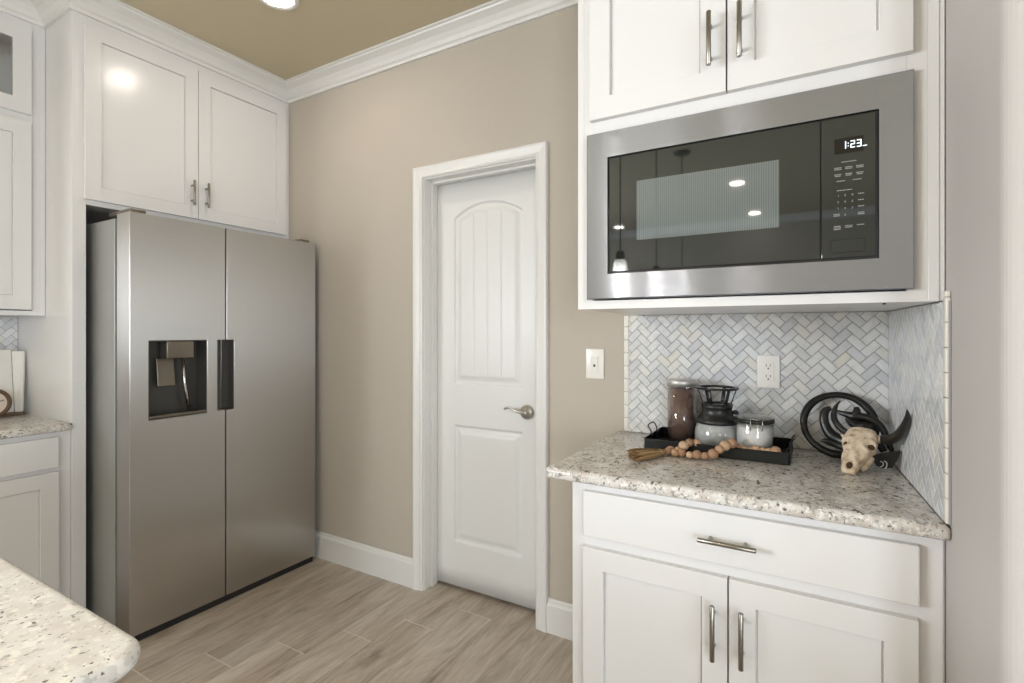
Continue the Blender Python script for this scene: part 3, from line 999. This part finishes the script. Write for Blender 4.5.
# ------------------------------------------------------------------ ceiling lamps
def can(x, y, label):
    t = thing('recessed_light', label, 'ceiling light', (x, y, ZC))
    bm = B(); lathe(bm, [(.062, -.0005), (.088, -.0005), (.088, -.004), (.08, -.008), (.064, -.006), (.062, -.003)], n=40, closed=True)
    link('trim_ring', bm, 'trim', t, smooth=True)
    bm = B(); lathe(bm, [(0, -.0045), (.0625, -.0045), (.0625, -.001), (0, -.001)], n=40)
    link('lens', bm, 'can_lens', t)
    return t
can(-2.0, 1.415, 'lit round recessed ceiling light near the refrigerator cabinet')
can(-0.632, -2.70, 'lit recessed ceiling light, the larger one mirrored in the microwave glass')
can(-0.606, -4.19, 'lit recessed ceiling light, the lower bright one mirrored in the microwave glass')
can(-2.31, -4.17, 'lit recessed ceiling light mirrored above the pendant in the microwave glass')

def pendant(y, label):
    t = thing('pendant_light', label, 'pendant light', (-0.906, y, ZC))
    bm = B(); lathe(bm, [(0, -.0005), (.062, -.0005), (.064, -.008), (.055, -.022), (.012, -.03), (0, -.03)], n=28); link('canopy', bm, 'black_metal', t, smooth=True)
    bm = B(); lathe(bm, [(.004, -.03), (.004, -1.015)], n=10); link('stem', bm, 'black_metal', t, smooth=True)
    bm = B(); lathe(bm, [(0, -1.01), (.02, -1.01), (.026, -1.035), (.026, -1.06), (0, -1.06)], n=20); link('socket', bm, 'black_metal', t, smooth=True)
    bm = B(); lathe(bm, [(.027, -1.055), (.035, -1.075), (.045, -1.135), (.052, -1.185), (.049, -1.185), (.042, -1.135), (.032, -1.075), (.025, -1.058)], n=28, closed=True); link('glass_shade', bm, 'shade', t, smooth=True)
    bm = B(); ball(bm, (0, 0, -1.13), .022, 14, (1, 1, 1.5)); link('bulb', bm, 'bulb', t, smooth=True)
    return t
pendant(0.01, 'pendant lamp with frosted glass shade mirrored at the left of the microwave glass')
pendant(-0.745, 'middle pendant lamp whose thin stem is mirrored in the microwave window')
pendant(-1.54, 'pendant lamp whose stem and round canopy are mirrored in the microwave glass')

# ------------------------------------------------------------------ outlet and switch
def plate(bm, w_, h_):
    box(bm, -w_ / 2, w_ / 2, -.006, 0, -h_ / 2, h_ / 2)
t = thing('electrical_outlet', 'white outlet plate on the herringbone tiles above the jars', 'outlet', (-0.130, YB - 0.0085, 1.151))
bm = B(); plate(bm, .071, .114); link('cover_plate', bm, 'plate', t, bevel=.0025, seg=3)
bm = B(); box(bm, -.0175, .0175, -.0078, -.0061, -.034, .034); rc_ = link('receptacle', bm, 'plate', t, bevel=.0008)
for s in (-1, 1):
    bm = B()
    z = s * .0185
    box(bm, -.0075, -.0055, -.0081, -.00785, z - .0005, z + .008)
    box(bm, .0055, .0075, -.0081, -.00785, z + .0005, z + .0075)
    lathe(bm, [(0, -.0081), (.0026, -.0081), (.0026, -.00785)], (0, 0, z - .0065), 12, 'y')
    link('socket_slots', bm, 'slot', rc_)
t = thing('light_switch', 'white wall switch plate between the door and the tiles', 'switch', (-0.768, YB - 0.0005, 1.158))
bm = B(); plate(bm, .078, .122); link('cover_plate', bm, 'plate', t, bevel=.003, seg=3)
bm = B(); box(bm, -.017, .017, -.0075, -.0061, -.034, .034); rk = link('rocker', bm, 'plate', t, bevel=.001)
bm = B()
prism(bm, [(-.0075, -.03), (-.013, .03), (-.0076, .03)], -.0145, .0145, lambda a, b, c: (c, a, b)); link('paddle', bm, 'plate', rk)
bm = B(); box(bm, -.004, .004, -.0112, -.0085, -.012, -.002); link('indicator', bm, 'slot', rk)

# ------------------------------------------------------------------ tray and coffee things
TZ = CT + 0.0005
TX0, TX1, TY0, TY1 = -0.488, -0.054, 1.712, 1.955
t = thing('serving_tray', 'long black metal tray with wire handles holding the jars', 'tray', ((TX0 + TX1) / 2, (TY0 + TY1) / 2, TZ))
hw, hd = (TX1 - TX0) / 2, (TY1 - TY0) / 2
def rrect(hw, hd, r, n=6):
    out = []
    for cx_, cy_, a0 in ((hw - r, hd - r, 0), (-hw + r, hd - r, 90), (-hw + r, -hd + r, 180), (hw - r, -hd + r, 270)):
        for k in range(n + 1):
            a = radians(a0 + 90 * k / n)
            out.append((cx_ + r * cos(a), cy_ + r * sin(a)))
    return out
bm = B()
rings = []
for (dw_, z) in ((0.004, 0), (0, .001), (0, .034), (.0025, .0345), (.0025, .003), (.006, .0025)):
    rings.append([bm.verts.new((x, y, z)) for x, y in rrect(hw - dw_, hd - dw_, .012 if dw_ < .005 else .01)])
bm.faces.new(rings[0][::-1]); bm.faces.new(rings[-1])
for a, b in zip(rings, rings[1:]):
    for i in range(len(a)):
        j = (i + 1) % len(a)
        bm.faces.new((a[i], a[j], b[j], b[i]))
link('pan', bm, 'tray', t)
bm = B()
pr = [Vector((x, y, .0345)) for x, y in rrect(hw - .0012, hd - .0012, .012)]
tube(bm, pr, .0025, 8, closed=True); link('rolled_rim', bm, 'tray', t, smooth=True)
for s in (-1, 1):
    bm = B()
    x = s * (hw - .004)
    pts = [(x, -.038, .03), (x + s * .002, -.038, .05), (x + s * .012, -.034, .066), (x + s * .012, .034, .066), (x + s * .002, .038, .05), (x, .038, .03)]
    tube(bm, smooth_path(pts, 4), .0023, 8)
    h_ = link('wire_handle', bm, 'black_metal', t, smooth=True)
    for q in (-1, 1):
        bm = B()
        box(bm, x - .0045 * (s > 0) - .0005, x + .0045 * (s < 0) + .0005, q * .038 - .009, q * .038 + .009, .008, .036)
        link('handle_bracket', bm, 'tray', h_, bevel=.001)

FZ = TZ + .003   # tray floor
# tall canister
t = thing('glass_canister', 'tall clear canister of ground coffee with silver lid', 'canister', (-0.402, 1.901, FZ + .0003))
r_ = .052
bm = B(); lathe(bm, [(0, 0), (r_ - .003, 0), (r_, .003), (r_, .195), (r_ - .0025, .195), (r_ - .0025, .006), (0, .006)], n=40); link('jar', bm, 'glass', t, smooth=True)
bm = B(); lathe(bm, [(0, .0065), (r_ - .003, .0065), (r_ - .003, .186), (r_ - .012, .19), (0, .191)], n=40); link('ground_coffee', bm, 'coffee', t, smooth=True)
bm = B(); lathe(bm, [(r_ - .003, .1955), (r_ + .001, .1955), (r_ + .001, .217), (r_ - .001, .219), (0, .219), (0, .2165), (r_ - .004, .2165), (r_ - .004, .1955)], n=40)
o = link('lid', bm, 'lid_metal', t, smooth=False); o['label'] = 'silver lid'
for p in o.data.polygons: p.use_smooth = True

# pour over carafe
t = thing('coffee_carafe', 'round glass pour-over coffee carafe with black collar and open cone top', 'carafe', (-0.2765, 1.845, FZ + .0003))
pf = [(0, 0), (.045, 0), (.060, .008), (.0695, .026), (.071, .045), (.068, .066), (.058, .088), (.046, .106), (.043, .13), (.044, .148)]
bm = B(); lathe(bm, pf + [(r - .002, h) for r, h in pf[::-1][:-2]] + [(.045, .0025), (0, .0025)], n=44); link('glass_body', bm, 'carafe_glass', t, smooth=True)
bm = B(); lathe(bm, [(.0655, .084), (.066, .092), (.060, .101), (.0505, .112), (.0475, .122), (.0475, .134), (.0495, .137), (.0495, .147), (.0465, .147), (.0445, .137), (.045, .118), (.056, .1), (.062, .089), (.0635, .084)], n=44, closed=True)
o = link('collar', bm, 'black_plastic', t, smooth=True)
bm = B(); ball(bm, (.056, .012, .121), .010, 12, (1.1, .9, .8)); ball(bm, (.065, .016, .113), .0065, 10); link('collar_knot', bm, 'black_plastic', o, smooth=True)
bm = B(); lathe(bm, [(.041, .143), (.046, .143), (.046, .150), (.041, .150)], n=40, closed=True); fl = link('filter_frame', bm, 'black_plastic', t, smooth=True)
for k in range(6):
    a = 2 * pi * k / 6 + .26
    bm = B()
    tube(bm, [(.043 * cos(a), .043 * sin(a), .145), (.050 * cos(a), .050 * sin(a), .165), (.0615 * cos(a), .0615 * sin(a), .199)], .0065, 8, flat=.25, up=(cos(a), sin(a), 0))
    link('strut', bm, 'black_plastic', fl, smooth=True)
bm = B(); lathe(bm, [(.056, .197), (.067, .197), (.0685, .2005), (.067, .204), (.056, .204)], n=44, closed=True); link('rim', bm, 'black_plastic', fl, smooth=True)
bm = B(); tube(bm, [(-.066, -.008, .2), (-.084, -.02, .199), (-.096, -.026, .197)], .003, 8, flat=.6, up=(0, 0, 1)); link('rim_tab', bm, 'chrome', fl, smooth=True)

# sugar jar
t = thing('sugar_jar', 'short glass jar of white sugar with clamp lid', 'jar', (-0.1575, 1.80, FZ + .0003))
r_ = .0552
bm = B(); lathe(bm, [(0, 0), (r_ - .006, 0), (r_, .006), (r_, .098), (r_ - .004, .104), (r_ - .006, .104), (r_ - .003, .097), (r_ - .003, .006), (0, .005)], n=40); link('jar', bm, 'glass', t, smooth=True)
bm = B(); lathe(bm, [(0, .0055), (r_ - .0035, .0065), (r_ - .0035, .088), (r_ - .01, .091), (0, .092)], n=40); link('sugar', bm, 'sugar', t, smooth=True)
bm = B(); lathe(bm, [(0, .117), (r_ - .002, .117), (r_ + .002, .118), (r_ + .002, .121), (r_ - .008, .125), (0, .127)], n=40); o = link('lid', bm, 'glass', t, smooth=True)
bm = B(); lathe(bm, [(r_ - .010, .1042), (r_ + .0022, .1042), (r_ + .0022, .1165), (r_ - .010, .1165)], n=40, closed=True); link('gasket', bm, 'black_plastic', o, smooth=True)
bm = B()
a0 = radians(-80)
for da in (-.28, .28):
    a = a0 + da
    tube(bm, [((r_ + .003) * cos(a), (r_ + .003) * sin(a), .085), ((r_ + .007) * cos(a), (r_ + .007) * sin(a), .105), ((r_ + .002) * cos(a), (r_ + .002) * sin(a), .124)], .0016, 8)
tube(bm, [((r_ + .002) * cos(a0 - .28), (r_ + .002) * sin(a0 - .28), .124), ((r_ + .009) * cos(a0), (r_ + .009) * sin(a0), .119), ((r_ + .002) * cos(a0 + .28), (r_ + .002) * sin(a0 + .28), .124)], .0016, 8)
tube(bm, [((r_ + .0022) * cos(2 * pi * k / 30), (r_ + .0022) * sin(2 * pi * k / 30), .0995) for k in range(30)], .0013, 6, closed=True)
link('wire_clamp', bm, 'chrome', t, smooth=True)

# wooden bead garland: beads on the counter in front, over the tray rim and inside the tray
t = thing('bead_garland', 'natural wood bead garland with jute tassel draped over the tray rim', 'garland', (-0.45, 1.66, TZ))
root = Vector((-0.45, 1.66, TZ))
def bead(x, y, z, r):
    bm = B(); ball(bm, (x - root.x, y - root.y, z - root.z), r, 16, (1, 1, .96)); link('bead', bm, 'bead', t, smooth=True)
    return (x, y, z)
strand = []
def bead_at(u, v, y, r):
    p = at(u, v, y); strand.append(bead(p.x, p.y, max(p.z, TZ + r), r))
# front loop lying on the counter (first strand)
for u, v, y, r in ((668.5, 453.0, 1.668, .0125), (674.5, 453.6, 1.655, .0125), (681.5, 454.3, 1.664, .0135), (689.6, 455.2, 1.654, .0115), (697, 455.0, 1.655, .0148),
                   (705, 455.8, 1.655, .0118), (713, 453.9, 1.661, .0162), (719.4, 449.4, 1.672, .0135), (725, 445.8, 1.69, .0165), (731.5, 443.2, 1.708, .0165)):
    bead_at(u, v, y, r)
# part of the strand inside the tray, in front of the jar
for u, v, y, r in ((738, 447.5, 1.7285, .0125), (743.8, 449.6, 1.7285, .0115), (750.0, 451.2, 1.7285, .012), (756.2, 450.0, 1.7285, .0145), (763.3, 451.3, 1.7285, .0125), (769.2, 451.8, 1.7285, .0125), (775.5, 451.0, 1.7285, .015)):
    p = at(u, v, y); strand.append(bead(p.x, p.y, max(p.z, FZ + r), r))
back = []
for u, v, y, r in ((670.5, 450.2, 1.684, .0135), (677.7, 450.1, 1.686, .0115), (683.6, 445.9, 1.70, .0165), (689.5, 442.6, 1.712, .0135), (696.5, 443.5, 1.726, .0152)):
    p = at(u, v, y)
    back.append(bead(p.x, p.y, max(p.z, TZ + r), r))
bm = B()
for ch in (strand, back):
    tube(bm, smooth_path([Vector(p) - root for p in ch], 3), .0016, 6)
link('cord', bm, 'jute', t, smooth=True)
bm = B()
tip = at(662.5, 454, 1.645) - root
end = at(633, 457, 1.54) - root
tip.z, end.z = .0125, .0175
ax = end - tip
lat = Vector((-ax.y, ax.x, 0)).normalized()
rnd = random.Random(3)
for k in range(260):
    a, q = rnd.uniform(0, 2 * pi), math.sqrt(rnd.random())
    def off(w_, h_):
        return lat * cos(a) * q * w_ + Vector((0, 0, 1)) * sin(a) * q * h_
    s_ = tip + off(.007, .007)
    m_ = tip + ax * .45 + off(.023, .015)
    e_ = tip + ax * rnd.uniform(.86, 1.05) + off(.031, .0175) + lat * rnd.uniform(-.004, .004)
    tube(bm, smooth_path([s_, m_, e_], 3), .0011, 5)
u_ = ax.normalized()
tube(bm, [tip - u_ * .008, tip + u_ * .006], .0095, 14)
for q in (.004, .008, .012):
    tube(bm, [tip + u_ * (q + .006) + (lat * cos(b) + Vector((0, 0, 1)) * sin(b)) * .0098 for b in [2 * pi * m / 16 for m in range(16)]], .0012, 5, closed=True, up=tuple(u_))
for v in bm.verts:
    v.co.z = max(v.co.z, .0004)
link('tassel', bm, 'jute', t)

# ------------------------------------------------------------------ black ring sculpture
WY = YB - 0.012
t = thing('western_sculpture', 'black iron ring sculpture leaning on the tiles behind the skull', 'sculpture', (0.075, 1.9, TZ))
root = Vector((0.075, 1.9, TZ))
A = lambda u, v, y, r=None: tuple(at(u, v, y) - root) + ((r,) if r else ())
# ring: near-vertical hoop, foot forward, top resting near the tiles
cx_, cz_ = -0.002, 0.1005
bm = B()
pts = []
for k in range(56):
    a = 2 * pi * k / 56
    x, z = .0965 * cos(a), .090 * sin(a)
    rr_ = .0108 + .0012 * sin(3 * a)
    pts.append((cx_ + x, .0 + (z + .090) / .180 * .055, cz_ + z, rr_))
tube(bm, pts, n=14, closed=True, flat=.75, up=(0, -1, .25))
link('hoop', bm, 'black_metal', t, smooth=True)
def crop(x, y): return (795 + x / 7.19, 385 + y / 7.19)
def bar(pts, parent=t, name='scroll_bar', flat=.6, m='black_metal'):
    bm = B()
    P = []
    for x, y, d, r in pts:
        u, v = crop(x, y)
        P.append(A(u, v, d, r))
    tube(bm, smooth_path(P, 5), n=12, flat=flat, up=(0, -1, 0))
    return link(name, bm, m, parent, smooth=True)
bar([(262, 165, 1.905, .006), (222, 185, 1.905, .011), (208, 235, 1.90, .0125), (222, 300, 1.895, .014), (262, 360, 1.885, .017), (330, 400, 1.87, .018), (380, 420, 1.86, .014)])
bar([(190, 398, 1.865, .004), (225, 405, 1.865, .009), (290, 425, 1.865, .011), (350, 450, 1.86, .011)])
bar([(295, 188, 1.905, .005), (345, 205, 1.90, .008), (420, 225, 1.89, .012), (500, 235, 1.885, .013), (570, 262, 1.88, .012), (630, 315, 1.875, .010), (665, 400, 1.865, .009), (700, 480, 1.855, .006)])
bar([(430, 225, 1.888, .012), (445, 190, 1.89, .0105), (440, 158, 1.893, .0065)])
bar([(370, 235, 1.89, .006), (420, 275, 1.88, .013), (480, 300, 1.87, .016), (560, 310, 1.865, .012)])
bar([(480, 300, 1.865, .012), (540, 350, 1.86, .012), (600, 420, 1.855, .010), (640, 480, 1.85, .009)])
# base plate curving out to the right
bm = B()
u0 = [crop(*p) for p in ((545, 500), (600, 505), (680, 492), (765, 478), (735, 545), (700, 600), (640, 600), (580, 580))]
P3 = [at(u, v, 1.775) for i, (u, v) in enumerate(u0)]
vs = []
for off in (0, .022):
    vs.append([bm.verts.new((min(p.x, tw(p.y) - .0105) - root.x, p.y + off - root.y, max(p.z, TZ) - root.z)) for p in P3])
bm.faces.new(vs[0]); bm.faces.new(vs[1][::-1])
for i in range(8):
    j = (i + 1) % 8
    bm.faces.new((vs[0][i], vs[0][j], vs[1][j], vs[1][i]))
bp = link('base_plate', bm, 'black_metal', t, bevel=.002)
bm = B()
for pp in (((612, 548), (632, 558), (632, 580), (612, 590)), ((640, 545), (660, 560), (658, 588), (646, 602))):
    tube(bm, smooth_path([A(*crop(x, y), 1.7735) for x, y in pp], 4), .0012, 6)
link('painted_scroll', bm, 'rope_white', bp, smooth=True)

# ------------------------------------------------------------------ horned skull
t = thing('cattle_skull', 'small bleached cattle skull with black horns facing the room', 'skull', (0.12, 1.74, TZ))
root = Vector((0.12, 1.74, TZ))
foot = at(*crop(378, 640), 1.69)        # muzzle resting on the counter
top = at(*crop(495, 318), 1.80)         # poll
ax = (top - foot); Ls = ax.length; ax.normalize()
side = Vector((1, -.36, 0)); side = (side - ax * side.dot(ax)).normalized()
nrm = side.cross(ax).normalized()      # towards the viewer (-Y)
if nrm.y > 0: nrm = -nrm
# cross sections from muzzle (s=0) to poll (s=1): half width, front depth, back depth, shift
secs = [(0.0, .0150, .005, .010, 0), (.04, .0185, .009, .014, 0), (.10, .0200, .012, .018, 0), (.2, .0210, .0135, .024, .0005), (.27, .0225, .015, .030, .001), (.36, .0255, .0165, .034, .002), (.44, .0300, .0175, .036, .002),
        (.52, .036, .019, .036, .002), (.60, .0415, .020, .036, .002), (.68, .0435, .020, .036, .002), (.78, .0415, .020, .036, .001), (.88, .0385, .019, .034, .0005), (.95, .0325, .015, .028, 0), (1.0, .022, .006, .018, 0)]
bm = B()
NS = 36
def sect(sv):
    for a, b in zip(secs, secs[1:]):
        if a[0] <= sv <= b[0]:
            q = (sv - a[0]) / (b[0] - a[0])
            return [a[i] * (1 - q) + b[i] * q for i in range(5)]
    return list(secs[-1])
rows = []
NR = 56
for i in range(NR + 1):
    s = i / NR
    _, hwid, fd, bd, sh = sect(s)
    row = []
    for k in range(NS):
        a = 2 * pi * k / NS
        cx_, cn = cos(a), sin(a)
        lx = hwid * (abs(cx_) ** .8) * (1 if cx_ > 0 else -1)
        ln = (fd if cn > 0 else bd) * (abs(cn) ** .9) * (1 if cn > 0 else -1)
        # orbits, nasal opening, cheek hollows
        if cn > -.4:
            for sg in (-1, 1):
                d2 = ((s - .60) / .075) ** 2 + ((lx - sg * .031) / .0105) ** 2
                if d2 < 3:
                    ln -= .016 * math.exp(-d2 * 1.5)
                    ln += .005 * math.exp(-((math.sqrt(d2) - 1.35) ** 2) * 8)
                d3 = ((s - .33) / .1) ** 2 + ((lx - sg * .018) / .006) ** 2
                ln -= .004 * math.exp(-d3)
            d4 = ((s - .14) / .07) ** 2 + (lx / .0085) ** 2
            ln -= .017 * math.exp(-d4 * 1.3)
            ln += .002 * math.exp(-((lx / .006) ** 2)) * (1 if .25 < s < .75 else 0)
        row.append(bm.verts.new(foot + ax * (s * Ls) + side * (lx + sh) + nrm * ln + Vector((0, 0, .001)) - root))
    rows.append(row)
for a, b in zip(rows, rows[1:]):
    for k in range(NS):
        bm.faces.new((a[k], a[(k + 1) % NS], b[(k + 1) % NS], b[k]))
bm.faces.new(rows[0][::-1]); bm.faces.new(rows[-1])
for v in bm.verts:
    v.co.z = max(v.co.z, 0.0002)
# horn cores
cl = foot + ax * Ls * .86
for sg in (-1, 1):
    p0 = cl + side * sg * .025 - nrm * .006 - root
    p1 = cl + side * sg * .052 - nrm * .008 - root
    tube(bm, [(*p0, .013), (*((p0 + p1) / 2), .0105), (*p1, .0098)], n=14)
for sg in (-1, 1):
    tube(bm, smooth_path([(*(foot + ax * Ls * q + side * sg * w_ - nrm * .024 - root), r_) for q, w_, r_ in ((.22, .0185, .005), (.3, .0235, .0085), (.42, .028, .010), (.52, .030, .010))], 4), n=12)
for v in bm.verts:
    v.co.z = max(v.co.z, 0.0002)
sk = link('skull_bone', bm, 'bone', t, smooth=True)
bm = B()
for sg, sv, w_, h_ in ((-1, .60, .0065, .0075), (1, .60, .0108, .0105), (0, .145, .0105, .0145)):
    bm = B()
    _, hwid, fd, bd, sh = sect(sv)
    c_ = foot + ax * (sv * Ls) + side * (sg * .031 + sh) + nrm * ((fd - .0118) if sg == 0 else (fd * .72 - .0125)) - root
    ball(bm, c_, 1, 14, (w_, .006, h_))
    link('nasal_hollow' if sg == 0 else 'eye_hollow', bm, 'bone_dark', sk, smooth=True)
# horns
def horn(pts):
    bm = B()
    P = []
    for x, y, d, r in pts:
        u, v = crop(x, y)
        q = at(u, v, d) - root
        P.append((*q, r))
    tube(bm, smooth_path(P, 6), n=14)
    link('horn', bm, 'horn', t, smooth=True)
pl_ = cl - side * .05 - nrm * .008
horn([(405, 356, 1.795, .0098), (345, 325, 1.80, .0098), (292, 265, 1.805, .0090), (278, 205, 1.80, .0078), (296, 150, 1.79, .005), (326, 112, 1.78, .0015)])
horn([(600, 392, 1.785, .0115), (670, 394, 1.76, .0135), (740, 366, 1.725, .013), (788, 300, 1.685, .0105), (810, 235, 1.655, .007), (806, 176, 1.635, .0015)])

# ------------------------------------------------------------------ open book and dial on the left counter
t = thing('open_book', 'white open book standing on a dark stand at the left edge', 'book', (-3.20, 0.83, 0.9065))
def page(p0, p1, z0, z1, lean, th=.012, spread=0.0):
    bm = B()
    d = (Vector(p1) - Vector(p0)); n_ = Vector((d.y, -d.x)).normalized()
    for_ = []
    pts = [Vector(p0), Vector(p1), Vector(p1) - n_ * th, Vector(p0) - n_ * th]
    lo = [bm.verts.new((p.x, p.y, z0)) for p in pts]
    hi = [bm.verts.new((p.x + lean, p.y + (spread if i in (1, 2) else 0), z1)) for i, p in enumerate(pts)]
    bm.faces.new(lo[::-1]); bm.faces.new(hi)
    for i in range(4):
        bm.faces.new((lo[i], lo[(i + 1) % 4], hi[(i + 1) % 4], hi[i]))
    return bm
link('left_page_block', page((.035, -.17), (.012, .068), .012, .300, -.04), 'paper', t, bevel=.002)
link('right_page_block', page((.0125, .0685), (.036, .086), .012, .292, -.04, .012, .020), 'paper', t, bevel=.002)
bm = B(); box(bm, -.025, .055, -.17, .098, 0, .0115); link('stand_ledge', bm, 'brown_wood', t, bevel=.002)
t = thing('round_dial', 'small round brown rimmed dial standing before the white open book', 'dial', (-3.12, 0.805, 0.9065))
bm = B()
R_ = .058
tube(bm, [(0, R_ * cos(2 * pi * k / 40), R_ + .008 + R_ * sin(2 * pi * k / 40)) for k in range(40)], .0085, 10, closed=True); link('rim', bm, 'brown_wood', t, smooth=True)
bm = B(); lathe(bm, [(0, -.003), (R_ - .006, -.003), (R_ - .006, .001), (0, .001)], (0, 0, R_ + .008), 36, 'x'); fc = link('face', bm, 'dial', t)
bm = B()
for a in (0.3, 1.9, 3.6, 5.0):
    tube(bm, [(.003, 0, R_ + .008), (.003, .042 * cos(a), R_ + .008 + .042 * sin(a))], .0016, 6)
link('hands', bm, 'black_metal', fc)
